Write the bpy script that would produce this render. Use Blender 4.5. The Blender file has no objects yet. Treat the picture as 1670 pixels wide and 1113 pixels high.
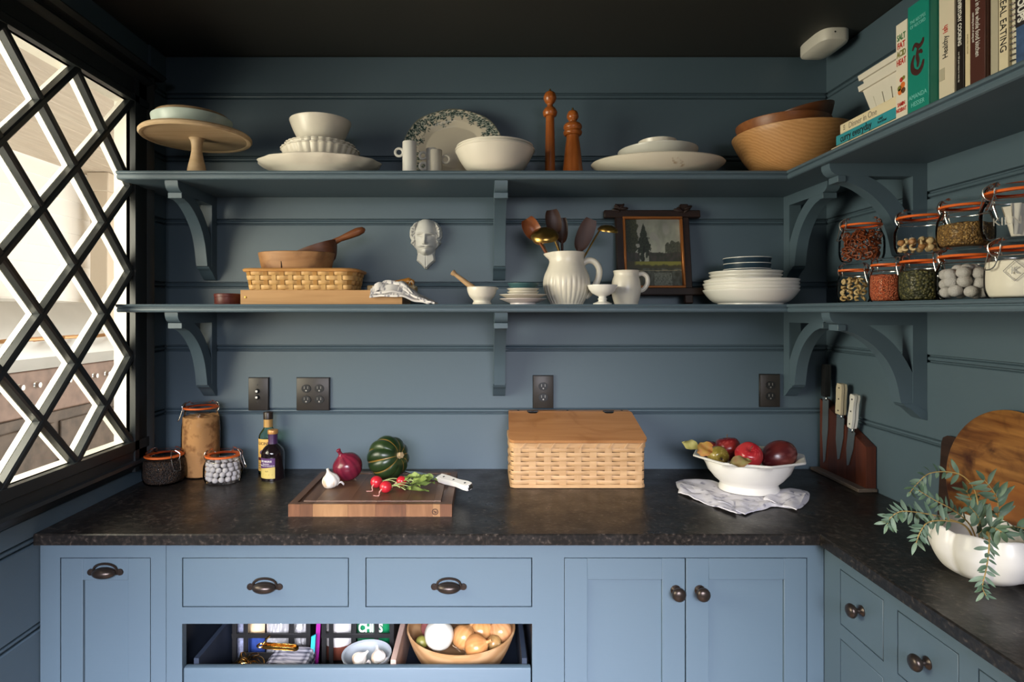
import bpy, bmesh, math, random
from math import pi, sin, cos, radians, sqrt, atan2, exp
from mathutils import Vector, Matrix, noise

scene = bpy.context.scene
COL = scene.collection
random.seed(7)

# ---------------------------------------------------------------- camera, world, light, exposure
EYE = 1.477; DW = 2.13; F = 958.0; VX = 790.0; VY = 510.0     # eye height, distance to back wall, focal length in pixels, vanishing point
cam_d = bpy.data.cameras.new('camera'); cam = bpy.data.objects.new('camera', cam_d); COL.objects.link(cam)
cam.location = (0, -DW, EYE); cam.rotation_euler = (pi/2, 0, 0)
cam_d.sensor_width = 36; cam_d.lens = F/1670*36
cam_d.shift_x = (835-VX)/1670; cam_d.shift_y = -(556.5-VY)/1670
cam_d.clip_start = .02
scene.camera = cam
vs = scene.view_settings
vs.view_transform = 'Standard'; vs.look = 'None'; vs.gamma = 1; vs.use_curve_mapping = False; vs.exposure = 0.0
scene.cycles.transparent_max_bounces = 32
scene.cycles.max_bounces = 8
scene.cycles.sample_clamp_indirect = 4.0
scene.cycles.use_denoising = True
W = bpy.data.worlds.new('sky'); scene.world = W; W.use_nodes = True
W.node_tree.nodes['Background'].inputs[0].default_value = (1.0, .95, .88, 1)
W.node_tree.nodes['Background'].inputs[1].default_value = 3.6

def area(name, loc, target, sx, sy, power, col, spread=180):
    l = bpy.data.lights.new(name, 'AREA'); l.shape = 'RECTANGLE'; l.size = sx; l.size_y = sy
    l.energy = power; l.color = col; l.spread = radians(spread)
    o = bpy.data.objects.new(name, l); COL.objects.link(o); o.location = loc
    d = Vector(target)-Vector(loc); o.rotation_euler = d.to_track_quat('-Z', 'Y').to_euler()
    return o
area('added_cabinet_fill_light', (-.20, -2.95, 1.5), (-.22, -.95, .0), 1.9, .9, 53, (.88, .87, 1.0), 60)  # unseen area light added behind the camera to brighten the cabinet fronts
area('added_wall_sheen_light', (.45, -4.7, 1.85), (.1, 0, .35), 2.2, 1.1, 10, (.88, .91, 1.0), 48)  # unseen area light added far behind the camera for sheen on the back wall
area('porch_daylight', (-1.75, -1.45, 1.6), (.4, -.75, 1.0), 1.3, 1.1, 50, (1.0, .93, .74), 125)

# ---------------------------------------------------------------- helpers
def C(r, g, b):
    def f(u):
        u /= 255.0
        return u/12.92 if u <= .04045 else ((u+.055)/1.055)**2.4
    return (f(r), f(g), f(b), 1)

def PX(px, py, D):
    return Vector(((px-VX)*D/F, D-DW, EYE-(py-VY)*D/F))
def XX(px, D): return (px-VX)*D/F
def ZZ(py, D): return EYE-(py-VY)*D/F

def newobj(name, me, mat=None, parent=None):
    o = bpy.data.objects.new(name, me); COL.objects.link(o)
    if mat is not None:
        me.materials.clear(); me.materials.append(mat)
    if parent is not None: o.parent = parent
    return o

def mesh(vf, smooth=38, name='mesh'):
    me = bpy.data.meshes.new(name)
    me.from_pydata([tuple(v) for v in vf[0]], [], vf[1]); me.update()
    if smooth:
        me.shade_smooth(); me.set_sharp_from_angle(angle=radians(smooth))
    else:
        me.shade_flat()
    return me

def part(name, vf, mat, parent=None, smooth=38):
    return newobj(name, mesh(vf, smooth, name), mat, parent)

def thing(name, label, cat, loc=(0, 0, 0), rotz=0, group=None):
    o = bpy.data.objects.new(name, None); COL.objects.link(o)
    o.location = loc; o.rotation_euler = (0, 0, rotz); o.empty_display_size = .05
    o['label'] = label; o['category'] = cat
    if group: o['group'] = group
    return o

def tag(o, label, cat, group=None, kind=None):
    o['label'] = label; o['category'] = cat
    if group: o['group'] = group
    if kind: o['kind'] = kind
    return o

def struct(name, vf, mat, smooth=38):
    o = part(name, vf, mat, None, smooth); o['kind'] = 'structure'; return o
def sempty(name, loc=(0, 0, 0)):
    o = bpy.data.objects.new(name, None); COL.objects.link(o); o.location = loc; o['kind'] = 'structure'; return o

def dup(root, loc, rot=None, label=None, scale=None, group=None):
    c = root.copy(); COL.objects.link(c); c.location = loc
    if rot is not None: c.rotation_euler = rot
    if scale is not None: c.scale = (scale,)*3 if not hasattr(scale, '__len__') else scale
    if label: c['label'] = label
    if group: c['group'] = group
    for ch in list(root.children):
        k = ch.copy(); COL.objects.link(k); k.parent = c
        for g in list(ch.children):
            q = g.copy(); COL.objects.link(q); q.parent = k
    return c

def join(*vfs):
    V = []; Fc = []
    for v, f in vfs:
        n = len(V); V += [Vector(p) for p in v]; Fc += [tuple(i+n for i in q) for q in f]
    return V, Fc
def xf(vf, m): return [m @ Vector(v) for v in vf[0]], vf[1]
def mv(vf, x, y, z): return [Vector(v)+Vector((x, y, z)) for v in vf[0]], vf[1]
def rot(vf, axis, deg): return xf(vf, Matrix.Rotation(radians(deg), 4, axis))
def flip(vf): return vf[0], [tuple(reversed(f)) for f in vf[1]]

def box(x0, x1, y0, y1, z0, z1, bev=0, seg=1):
    if x0 > x1: x0, x1 = x1, x0
    if y0 > y1: y0, y1 = y1, y0
    if z0 > z1: z0, z1 = z1, z0
    v = [(x0,y0,z0),(x1,y0,z0),(x1,y1,z0),(x0,y1,z0),(x0,y0,z1),(x1,y0,z1),(x1,y1,z1),(x0,y1,z1)]
    f = [(0,3,2,1),(4,5,6,7),(0,1,5,4),(1,2,6,5),(2,3,7,6),(3,0,4,7)]
    if not bev: return [Vector(p) for p in v], f
    bm = bmesh.new(); vs_ = [bm.verts.new(p) for p in v]
    for q in f: bm.faces.new([vs_[i] for i in q])
    bev = min(bev, .49*min(x1-x0, y1-y0, z1-z0))
    bmesh.ops.bevel(bm, geom=bm.edges[:], offset=bev, segments=seg, profile=.5, affect='EDGES')
    bm.verts.index_update()
    r = [p.co.copy() for p in bm.verts], [tuple(p.index for p in q.verts) for q in bm.faces]
    bm.free(); return r

def lathe(prof, n=40, mod=None, sy=1.0):
    """profile [(r, z)] turned about z; mod(theta, t) scales the radius; sy squashes y"""
    V = []; Fc = []; rings = []
    m = len(prof)
    for i, (r, z) in enumerate(prof):
        if r < 1e-6:
            V.append(Vector((0, 0, z))); rings.append([len(V)-1])
        else:
            ids = []
            for k in range(n):
                a = 2*pi*k/n; rr = r*(mod(a, i/(m-1)) if mod else 1)
                V.append(Vector((rr*cos(a), rr*sin(a)*sy, z))); ids.append(len(V)-1)
            rings.append(ids)
    for a, b in zip(rings, rings[1:]):
        if len(a) == 1 and len(b) == 1: continue
        for k in range(n):
            j = (k+1) % n
            if len(a) == 1: Fc.append((a[0], b[k], b[j]) if True else 0)
            elif len(b) == 1: Fc.append((a[k], a[j], b[0]))
            else: Fc.append((a[k], a[j], b[j], b[k]))
    return V, Fc

def spline(pts, n=6):
    """Catmull-Rom through 2-D or 3-D points"""
    P = [Vector(p) for p in pts]; out = []
    for i in range(len(P)-1):
        p0 = P[max(i-1, 0)]; p1 = P[i]; p2 = P[i+1]; p3 = P[min(i+2, len(P)-1)]
        for k in range(n):
            t = k/n
            out.append(.5*((2*p1)+(p2-p0)*t+(2*p0-5*p1+4*p2-p3)*t*t+(3*p1-p0-3*p2+p3)*t**3))
    out.append(P[-1]); return out
def sp2(pts, n=5): return [(max(p[0], 0), p[1]) for p in spline([(a, b, 0) for a, b in pts], n)]

def tube(pts, r, n=8, cap=True, closed=False, flat=1.0):
    P = [Vector(p) for p in pts]; m = len(P)
    R = r if hasattr(r, '__len__') else [r]*m
    V = []; Fc = []; up = None
    for i in range(m):
        a = P[(i-1) % m] if (closed or i > 0) else P[0]; b = P[(i+1) % m] if (closed or i < m-1) else P[-1]
        t = (b-a).normalized()
        if up is None:
            up = Vector((0, 0, 1)) if abs(t.z) < .9 else Vector((0, 1, 0))
        s = t.cross(up).normalized(); up = s.cross(t).normalized()
        for k in range(n):
            an = 2*pi*k/n
            V.append(P[i]+R[i]*(cos(an)*s+sin(an)*up*flat))
    for i in range(m if closed else m-1):
        for k in range(n):
            j = (k+1) % n; i2 = (i+1) % m
            Fc.append((i*n+k, i*n+j, i2*n+j, i2*n+k))
    if cap and not closed:
        Fc.append(tuple(range(n-1, -1, -1))); Fc.append(tuple((m-1)*n+k for k in range(n)))
    return V, Fc

def extr(poly, axis, a, b):
    """2-D polygon swept along axis: 'x' poly=(y,z), 'y' poly=(x,z), 'z' poly=(x,y)"""
    def p3(u, v, w): return {'x': (w, u, v), 'y': (u, w, v), 'z': (u, v, w)}[axis]
    n = len(poly)
    V = [Vector(p3(u, v, a)) for u, v in poly]+[Vector(p3(u, v, b)) for u, v in poly]
    Fc = [tuple(range(n)), tuple(range(2*n-1, n-1, -1))]
    for i in range(n):
        j = (i+1) % n; Fc.append((i, n+i, n+j, j))
    A = sum(poly[i][0]*poly[(i+1) % n][1]-poly[(i+1) % n][0]*poly[i][1] for i in range(n))
    s = A*(b-a)*(-1 if axis == 'y' else 1)
    if s > 0: Fc = [tuple(reversed(f)) for f in Fc]
    return V, Fc

def grid(fn, nu, nv, closeu=False):
    V = [Vector(fn(i/(nu if closeu else nu-1), j/(nv-1))) for j in range(nv) for i in range(nu)]
    Fc = []
    for j in range(nv-1):
        for i in range(nu if closeu else nu-1):
            k = (i+1) % nu
            Fc.append((j*nu+i, j*nu+k, (j+1)*nu+k, (j+1)*nu+i))
    return V, Fc

def sheet(fn, nu, nv, th):
    """thin closed sheet: fn(u,v) gives the top, th the thickness straight down"""
    a = grid(fn, nu, nv); V = list(a[0])+[p-Vector((0, 0, th)) for p in a[0]]; n = nu*nv
    Fc = list(a[1])+[tuple(reversed([i+n for i in f])) for f in a[1]]
    B = [i for i in range(nu)]+[j*nu+nu-1 for j in range(1, nv)]+[(nv-1)*nu+i for i in range(nu-2, -1, -1)]+[j*nu for j in range(nv-2, 0, -1)]
    for x, y in zip(B, B[1:]+B[:1]): Fc.append((y, x, x+n, y+n))
    return V, Fc

def ball(r, n=16, m=10, sx=1, sy=1, sz=1):
    pr = [(r*sin(pi*i/m), -r*cos(pi*i/m)) for i in range(m+1)]
    v, f = lathe(pr, n); return [Vector((p.x*sx, p.y*sy, p.z*sz)) for p in v], f

def ring(R, r, n=28, m=8, axis='z'):
    pts = [(R*cos(2*pi*k/n), R*sin(2*pi*k/n), 0) for k in range(n)]
    vf = tube(pts, r, m, closed=True)
    if axis == 'y': vf = rot(vf, 'X', 90)
    if axis == 'x': vf = rot(vf, 'Y', 90)
    return vf

def vcol(o, fn):
    me = o.data; a = me.color_attributes.new('Col', 'FLOAT_COLOR', 'POINT')
    buf = []
    for v in me.vertices:
        c = fn(v.co); buf += [c[0], c[1], c[2], 1.0]
    a.data.foreach_set('color', buf)

def mix(a, b, t):
    t = max(0, min(1, t)); return tuple(a[i]*(1-t)+b[i]*t for i in range(3))
def sst(a, b, x):
    t = max(0, min(1, (x-a)/(b-a))); return t*t*(3-2*t)
def nz(x, y, z=0): return noise.noise(Vector((x, y, z)))

def text(s, size, origin, xa, ya, mat, parent, align='CENTER', name='lettering', bold=0.0, wrap=None, squeeze=1.0, local=True):
    cu = bpy.data.curves.new('txt', 'FONT'); cu.body = s; cu.size = size; cu.align_x = align; cu.align_y = 'CENTER'
    cu.extrude = .00025; cu.offset = bold; cu.resolution_u = 3
    ob = bpy.data.objects.new('txt', cu)
    me = bpy.data.meshes.new_from_object(ob)
    bpy.data.objects.remove(ob); bpy.data.curves.remove(cu)
    xa = Vector(xa).normalized(); ya = Vector(ya).normalized(); za = xa.cross(ya); o3 = Vector(origin)
    for v in me.vertices:
        x, y, z = v.co; x *= squeeze
        if wrap:                                     # bent round a vertical cylinder of this radius, facing -y at angle wrap[1]
            R, a0 = wrap; an = a0+x/R; rr = R+z
            v.co = (rr*sin(an)+o3.x, -rr*cos(an)+o3.y, y+o3.z)
        else:
            v.co = o3+xa*x+ya*y+za*z
    me.update()
    return newobj(name, me, mat, parent)

# ---------------------------------------------------------------- materials
_M = {}
def base(name):
    m = bpy.data.materials.new(name); m.use_nodes = True
    return m, m.node_tree, m.node_tree.nodes['Principled BSDF']
def L(nt, a, b): nt.links.new(a, b)

def plain(name, col, rough=.4, metal=0, spec=.5, bump=0, bscale=60, var=0, coat=0, sss=0):
    if name in _M: return _M[name]
    m, nt, b = base(name)
    b.inputs['Base Color'].default_value = col; b.inputs['Roughness'].default_value = rough
    b.inputs['Metallic'].default_value = metal; b.inputs['Specular IOR Level'].default_value = spec
    b.inputs['Coat Weight'].default_value = coat; b.inputs['Coat Roughness'].default_value = .1
    if sss:
        b.inputs['Subsurface Weight'].default_value = sss; b.inputs['Subsurface Radius'].default_value = (.006, .004, .003)
    if bump or var:
        tc = nt.nodes.new('ShaderNodeTexCoord'); n = nt.nodes.new('ShaderNodeTexNoise')
        n.inputs['Scale'].default_value = bscale; n.inputs['Detail'].default_value = 4
        L(nt, tc.outputs['Object'], n.inputs['Vector'])
        if bump:
            bp = nt.nodes.new('ShaderNodeBump'); bp.inputs['Strength'].default_value = bump; bp.inputs['Distance'].default_value = .002
            L(nt, n.outputs['Fac'], bp.inputs['Height']); L(nt, bp.outputs['Normal'], b.inputs['Normal'])
        if var:
            mx = nt.nodes.new('ShaderNodeMix'); mx.data_type = 'RGBA'
            mx.inputs[6].default_value = tuple(c*(1-var) for c in col[:3])+(1,); mx.inputs[7].default_value = tuple(min(1, c*(1+var)) for c in col[:3])+(1,)
            L(nt, n.outputs['Fac'], mx.inputs[0]); L(nt, mx.outputs[2], b.inputs['Base Color'])
    _M[name] = m; return m

def vmat(name, rough=.35, spec=.5, bump=0, bscale=80, coat=0):
    if name in _M: return _M[name]
    m, nt, b = base(name)
    a = nt.nodes.new('ShaderNodeAttribute'); a.attribute_name = 'Col'
    L(nt, a.outputs['Color'], b.inputs['Base Color'])
    b.inputs['Roughness'].default_value = rough; b.inputs['Specular IOR Level'].default_value = spec
    b.inputs['Coat Weight'].default_value = coat; b.inputs['Coat Roughness'].default_value = .12
    if bump:
        tc = nt.nodes.new('ShaderNodeTexCoord'); n = nt.nodes.new('ShaderNodeTexNoise'); n.inputs['Scale'].default_value = bscale
        L(nt, tc.outputs['Object'], n.inputs['Vector'])
        bp = nt.nodes.new('ShaderNodeBump'); bp.inputs['Strength'].default_value = bump; bp.inputs['Distance'].default_value = .002
        L(nt, n.outputs['Fac'], bp.inputs['Height']); L(nt, bp.outputs['Normal'], b.inputs['Normal'])
    _M[name] = m; return m

def wood(name, c1, c2, axis='x', scale=9, rough=.45, stretch=10, rings=0, spec=.4, coat=0, seed=0, dark=None):
    """long-grain wood: noise stretched along the axis (object space), optional rings and dark blotches"""
    if name in _M: return _M[name]
    m, nt, b = base(name)
    tc = nt.nodes.new('ShaderNodeTexCoord'); mp = nt.nodes.new('ShaderNodeMapping')
    s = [scale*stretch]*3; s['xyz'.index(axis)] = scale
    mp.inputs['Scale'].default_value = s; mp.inputs['Location'].default_value = (seed, seed*1.7, seed*.6)
    L(nt, tc.outputs['Object'], mp.inputs['Vector'])
    n = nt.nodes.new('ShaderNodeTexNoise'); n.inputs['Scale'].default_value = 1; n.inputs['Detail'].default_value = 6; n.inputs['Distortion'].default_value = .6
    L(nt, mp.outputs['Vector'], n.inputs['Vector'])
    r = nt.nodes.new('ShaderNodeValToRGB'); r.color_ramp.elements[0].position = .3; r.color_ramp.elements[1].position = .7
    r.color_ramp.elements[0].color = c1; r.color_ramp.elements[1].color = c2
    fac = n.outputs['Fac']
    if rings:
        w = nt.nodes.new('ShaderNodeTexWave'); w.wave_type = 'RINGS'; w.rings_direction = axis.upper()
        w.inputs['Scale'].default_value = rings; w.inputs['Distortion'].default_value = 4; w.inputs['Detail'].default_value = 2; w.inputs['Detail Scale'].default_value = 1.5
        L(nt, tc.outputs['Object'], w.inputs['Vector'])
        mm = nt.nodes.new('ShaderNodeMix'); mm.data_type = 'FLOAT'; mm.inputs[0].default_value = .5
        L(nt, n.outputs['Fac'], mm.inputs[2]); L(nt, w.outputs['Fac'], mm.inputs[3]); fac = mm.outputs[0]
    L(nt, fac, r.inputs['Fac']); out = r.outputs['Color']
    if dark:
        n2 = nt.nodes.new('ShaderNodeTexNoise'); n2.inputs['Scale'].default_value = dark[1]; n2.inputs['Detail'].default_value = 5; n2.inputs['Distortion'].default_value = 1.2
        L(nt, tc.outputs['Object'], n2.inputs['Vector'])
        r2 = nt.nodes.new('ShaderNodeValToRGB'); r2.color_ramp.elements[0].position = .5; r2.color_ramp.elements[1].position = .68
        L(nt, n2.outputs['Fac'], r2.inputs['Fac'])
        mx = nt.nodes.new('ShaderNodeMix'); mx.data_type = 'RGBA'; L(nt, r2.outputs['Color'], mx.inputs[0])
        L(nt, out, mx.inputs[6]); mx.inputs[7].default_value = dark[0]; out = mx.outputs[2]
    L(nt, out, b.inputs['Base Color'])
    bp = nt.nodes.new('ShaderNodeBump'); bp.inputs['Strength'].default_value = .15; bp.inputs['Distance'].default_value = .001
    L(nt, fac, bp.inputs['Height']); L(nt, bp.outputs['Normal'], b.inputs['Normal'])
    b.inputs['Roughness'].default_value = rough; b.inputs['Specular IOR Level'].default_value = spec
    b.inputs['Coat Weight'].default_value = coat; b.inputs['Coat Roughness'].default_value = .2
    _M[name] = m; return m

def glass(name, tint=(1, 1, 1, 1), refl=.12, rough=.015):
    """thin clear glass: see-through body with a Fresnel reflection"""
    if name in _M: return _M[name]
    m = bpy.data.materials.new(name); m.use_nodes = True; nt = m.node_tree; nt.nodes.clear()
    o = nt.nodes.new('ShaderNodeOutputMaterial'); t = nt.nodes.new('ShaderNodeBsdfTransparent'); g = nt.nodes.new('ShaderNodeBsdfGlossy')
    mx = nt.nodes.new('ShaderNodeMixShader'); lw = nt.nodes.new('ShaderNodeLayerWeight'); lw.inputs['Blend'].default_value = refl
    t.inputs[0].default_value = tint; g.inputs['Roughness'].default_value = rough; g.inputs[0].default_value = (1, 1, 1, 1)
    L(nt, lw.outputs['Fresnel'], mx.inputs[0]); L(nt, t.outputs[0], mx.inputs[1]); L(nt, g.outputs[0], mx.inputs[2]); L(nt, mx.outputs[0], o.inputs[0])
    _M[name] = m; return m

def paint_mat():
    m, nt, b = base('blue_grey_satin_paint')
    tc = nt.nodes.new('ShaderNodeTexCoord'); n = nt.nodes.new('ShaderNodeTexNoise')
    mp = nt.nodes.new('ShaderNodeMapping'); mp.inputs['Scale'].default_value = (3, 3, 60)
    L(nt, tc.outputs['Object'], mp.inputs['Vector']); L(nt, mp.outputs['Vector'], n.inputs['Vector'])
    n.inputs['Scale'].default_value = 4; n.inputs['Detail'].default_value = 4
    bp = nt.nodes.new('ShaderNodeBump'); bp.inputs['Strength'].default_value = .06; bp.inputs['Distance'].default_value = .002
    L(nt, n.outputs['Fac'], bp.inputs['Height']); L(nt, bp.outputs['Normal'], b.inputs['Normal'])
    b.inputs['Base Color'].default_value = (.074, .117, .150, 1)
    b.inputs['Roughness'].default_value = .5; b.inputs['Specular IOR Level'].default_value = .8
    return m
PAINT = paint_mat()
TRIM = plain('dark_trim_paint', (.020, .024, .026, 1), .4)
CEIL = plain('dark_ceiling_paint', (.030, .031, .028, 1), .6)
WHITEP = plain('white_outdoor_paint', (.85, .82, .76, 1), .5)
CER = plain('cream_glazed_ceramic', (.74, .68, .58, 1), .28, var=.06, bscale=8)
CERW = plain('white_glazed_ceramic', (.80, .77, .71, 1), .22, var=.04, bscale=8)
CERM = plain('matte_white_porcelain', (.72, .69, .64, 1), .5)
BRONZE = plain('oil_rubbed_bronze', (.045, .034, .028, 1), .32, metal=.7)
BLACK = plain('black_plastic', (.012, .012, .012, 1), .4)
DARKPL = plain('bronze_plate', (.045, .038, .033, 1), .4, metal=.3)
STEEL = plain('bright_steel', (.62, .62, .6, 1), .22, metal=1)
BRASS = plain('aged_brass', (.55, .33, .09, 1), .28, metal=1)
GOLD = plain('gold_metal', (.8, .45, .12, 1), .25, metal=1)
GLASS = glass('clear_jar_glass', (.985, .99, .985, 1), .1)
RUBBER = plain('orange_rubber', C(226, 104, 36), .5)
INK = plain('black_ink', (.012, .012, .012, 1), .6)
INKW = plain('white_ink', (.78, .76, .7, 1), .6)
# ---------------------------------------------------------------- the room
XL, XR = -1.155, 1.24            # side walls
HC = 2.406                       # ceiling
BASE = 1.110; PITCH = .2285      # heights of the beaded board joints
JO = [BASE+PITCH*k for k in range(-5, 6)]
fl = struct('floor', box(-3.7, XR+.1, -5.2, .1, -.1, 0), plain('floor_base', (.12, .08, .05, 1), .5))
OAK = wood('oak_floor', (.20, .12, .07, 1), (.32, .21, .12, 1), 'y', 4, .4)
for k in range(20):
    x0 = -3.6+k*.243
    part('floorboard', box(x0, x0+.24, -5.1, .02, 0, .004, .001), OAK, fl)
struct('ceiling', join(box(XL-.05, XR+.1, -2.2, .1, HC, HC+.1), box(-3.7, XR+.1, -5.2, -2.2, HC, HC+.1)), CEIL)

def plank_profile(h):
    """section of one beaded board, u = out of the wall, v = up"""
    p = [(0, 0), (.001, .001)]
    for k in range(7):
        a = pi*k/6; p.append((.001+.009*sin(a), .0095-.0065*cos(a)))
    p += [(.002, .0175), (.002, .019), (.012, .0215), (.012, h-.003), (.009, h-.0005), (0, h-.0005)]
    return p
wb = struct('wall_back', box(XL-.1, XR+.1, .012, .1, 0, HC), PAINT)
def bands(lo=0.0, hi=HC):
    for a in JO+[JO[-1]+PITCH]:
        b = a+PITCH
        if b <= lo+.03 or a >= hi-.03: continue
        yield max(a, lo), min(b, hi)
for a, b in bands(.6):
    part('plank', extr([(.012-u, a+v) for u, v in plank_profile(b-a)], 'x', XL, XR), PAINT, wb, 30)
wr = struct('wall_right', box(XR+.012, XR+.1, -5.2, .1, 0, HC), PAINT)
for a, b in bands(.6):
    part('plank', extr([(XR+.012-u, a+v) for u, v in plank_profile(b-a)], 'y', -2.6, 0), PAINT, wr, 30)
# left wall with the window opening
WY0, WY1 = -.216-.129*12, -.216; WZ0, WZ1 = 1.057, 2.166
wl = struct('wall_left', join(box(XL-.048, XL-.012, -2.2, .1, 0, WZ0-.005), box(XL-.048, XL-.012, -2.2, .1, WZ1+.005, HC),
     box(XL-.048, XL-.012, WY1+.004, .1, WZ0-.005, WZ1+.005), box(XL-.048, XL-.012, -2.2, WY0-.004, WZ0-.005, WZ1+.005)), PAINT)
for a, b in bands(0, .955):
    part('plank', extr([(XL-.012+u, a+v) for u, v in plank_profile(min(b, .955)-a)], 'y', -2.2, 0), PAINT, wl, 30)
for a, b in bands(.955):
    part('plank', extr([(XL-.012+u, a+v) for u, v in plank_profile(b-a)], 'y', -.095, 0), PAINT, wl, 30)
struct('wall_rear', box(-3.7, XR+.1, -5.2, -5.1, 0, HC), plain('rear_plaster', (.30, .29, .27, 1), .8))
struct('wall_far', box(-3.7, -3.6, -5.1, -2.2, 0, HC), plain('rear_plaster', (.30, .29, .27, 1), .8))
struct('wall_return', box(-3.6, XL-.012, -2.3, -2.2, 0, HC), plain('rear_plaster', (.30, .29, .27, 1), .8))

# ---------------------------------------------------------------- window 1: diamond panes
win = sempty('window_1', (XL, WY1, WZ0))
def W1(vf): return mv(vf, -XL, -WY1, -WZ0)
def casing(poly, axis, a, b, name): return part(name, W1(extr(poly, axis, a, b)), TRIM, win, 30)
X0 = XL-.012
prof = [(0, 0), (.030, 0.0), (.030, .022), (.024, .028), (.024, .075), (.034, .082), (.040, .092), (.034, .102), (.028, .106), (.028, .114), (0, .114)]
casing([(X0+u, WY1+v) for u, v in prof], 'z', WZ0-.10, WZ1+.11, 'casing_side')
casing([(X0+u, WY0-v) for u, v in prof], 'z', WZ0-.10, WZ1+.11, 'casing_side')
casing([(X0+u, WZ1+v) for u, v in prof], 'y', WY0-.11, WY1+.114, 'casing_head')
casing([(X0, WZ0), (X0+.03, WZ0), (X0+.03, WZ0-.03), (X0+.024, WZ0-.034), (X0+.024, WZ0-.062), (X0+.032, WZ0-.066), (X0+.036, WZ0-.075), (X0+.030, WZ0-.085), (X0+.024, WZ0-.09), (X0+.018, WZ0-.1), (X0, WZ0-.1)], 'y', WY0-.11, WY1+.114, 'apron')
casing([(X0, WZ1+.112), (X0+.05, WZ1+.112), (X0+.062, WZ1+.124), (X0+.05, WZ1+.136), (X0, WZ1+.14)], 'y', WY0-.13, WY1+.13, 'head_cap')
for nm, xa_, xb_, mt in (('outer_jamb', XL-.052, XL-.010, WHITEP), ('jamb', XL-.010, XL-.0005, TRIM)):
    part(nm, W1(box(xa_, xb_, WY1, WY1+.004, WZ0, WZ1)), mt, win); part(nm, W1(box(xa_, xb_, WY0-.004, WY0, WZ0, WZ1)), mt, win)
    part(nm, W1(box(xa_, xb_, WY0, WY1, WZ1, WZ1+.004)), mt, win); part(nm, W1(box(xa_, xb_, WY0, WY1, WZ0-.004, WZ0)), mt, win)
HD, HZ = .129, (WZ1-WZ0)/8
def bar_seg(k, up):
    """clipped diagonal line number k in units of half diamonds; u 0..12 from the right edge, v 0..8"""
    pts = []
    for t in range(-1, 30):
        u = k+t if up else k-t
        v = t
        if 0 <= u <= 12 and 0 <= v <= 8: pts.append((u, v))
    return (pts[0], pts[-1]) if len(pts) > 1 else None
def bar(seg, x0, x1, w, round_=False):
    (u0, v0), (u1, v1) = seg
    a = Vector((0, WY1-u0*HD, WZ0+v0*HZ)); b = Vector((0, WY1-u1*HD, WZ0+v1*HZ))
    d = (b-a).normalized(); s = Vector((1, 0, 0)).cross(d); e = .006
    a = a-d*e; b = b+d*e
    if round_: ring_ = [(x0, -w), (x1-.004, -w), (x1, -w*.55), (x1, w*.55), (x1-.004, w), (x0, w)]
    else: ring_ = [(x0, -w*.6), (x1, -w), (x1, w), (x0, w*.6)]
    n = len(ring_); V = [a+s*q+Vector((x, 0, 0)) for x, q in ring_]+[b+s*q+Vector((x, 0, 0)) for x, q in ring_]
    Fc = [tuple(range(n)), tuple(range(2*n-1, n-1, -1))]+[(i, (i+1) % n, n+(i+1) % n, n+i) for i in range(n)]
    return W1((V, Fc))
XG = XL-.010
for up in (True, False):
    for k in range(-8 if up else 0, 13 if up else 21):
        if k % 2: continue
        s = bar_seg(k, up)
        if not s: continue
        off = 0.0 if up else .0015
        part('muntin', bar(s, XG+.001, XL+.012+off, .0095, True), TRIM, win)
        part('outer_muntin', bar(s, XG-.020-off, XG-.001, .0105), WHITEP, win)
PANE = glass('window_glass', (.97, .98, .97, 1), .08, .004)
def pane(pts):
    V = [Vector((XG, WY1-u*HD, WZ0+v*HZ)) for u, v in pts]; n = len(pts)
    V = V+[p+Vector((-.0008, 0, 0)) for p in V]
    part('pane', W1((V, [tuple(range(n))[::-1], tuple(range(n, 2*n))]+[(i, (i+1) % n, n+(i+1) % n, n+i) for i in range(n)])), PANE, win, 0)
for u in range(0, 13):
    for v in range(0, 9):
        if (u+v) % 2 == 0: continue
        pts = [(u-1, v), (u, v-1), (u+1, v), (u, v+1)]
        pts = [q for q in pts if 0 <= q[0] <= 12 and 0 <= q[1] <= 8]
        if u in (0, 12): pass
        if len(pts) >= 3: pane(pts)

# ---------------------------------------------------------------- the porch outside
PCE = wood('porch_ceiling_wood', (.50, .42, .33, 1), (.60, .52, .42, 1), 'y', 3, .6)
pc = sempty('porch_ceiling', (-3.0, 2, 2.78))
for k in range(18):
    part('plank', box(-.78+k*.14, -.78+k*.14+0.136, -4.0, 3.1, 0, .02, .003), PCE, pc)
SID = plain('white_siding', (.86, .83, .78, 1), .55)
ws = struct('wall_porch', box(-3.92, -3.80, -2.1, 5.2, -.6, 2.78), SID)
for k in range(22):
    z = -.5+k*.15
    part('siding_board', extr([(-3.8, z), (-3.778, z), (-3.79, z+.15), (-3.8, z+.15)], 'y', -2.1, 5.2), SID, ws, 0)
we = struct('wall_porch_end', box(-3.8, -1.3, 5.0, 5.1, -.6, 2.78), plain('tan_boards', (.52, .42, .31, 1), .6))
struct('porch_floor', box(-3.92, XL-.05, -2.1, 5.2, -.62, -.5), plain('porch_stone', (.30, .25, .20, 1), .7, var=.3, bscale=6))
tag(part('porch_post', join(box(-3.66, -3.50, 3.32, 3.48, -.5, 2.778, .006), box(-3.68, -3.48, 3.30, 3.50, -.5, -.3, .008), box(-3.68, -3.48, 3.30, 3.50, 2.6, 2.778, .008)),
    plain('tan_post', (.60, .51, .40, 1), .6)), 'tan wooden porch post outside the window behind the grill', 'post')
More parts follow.
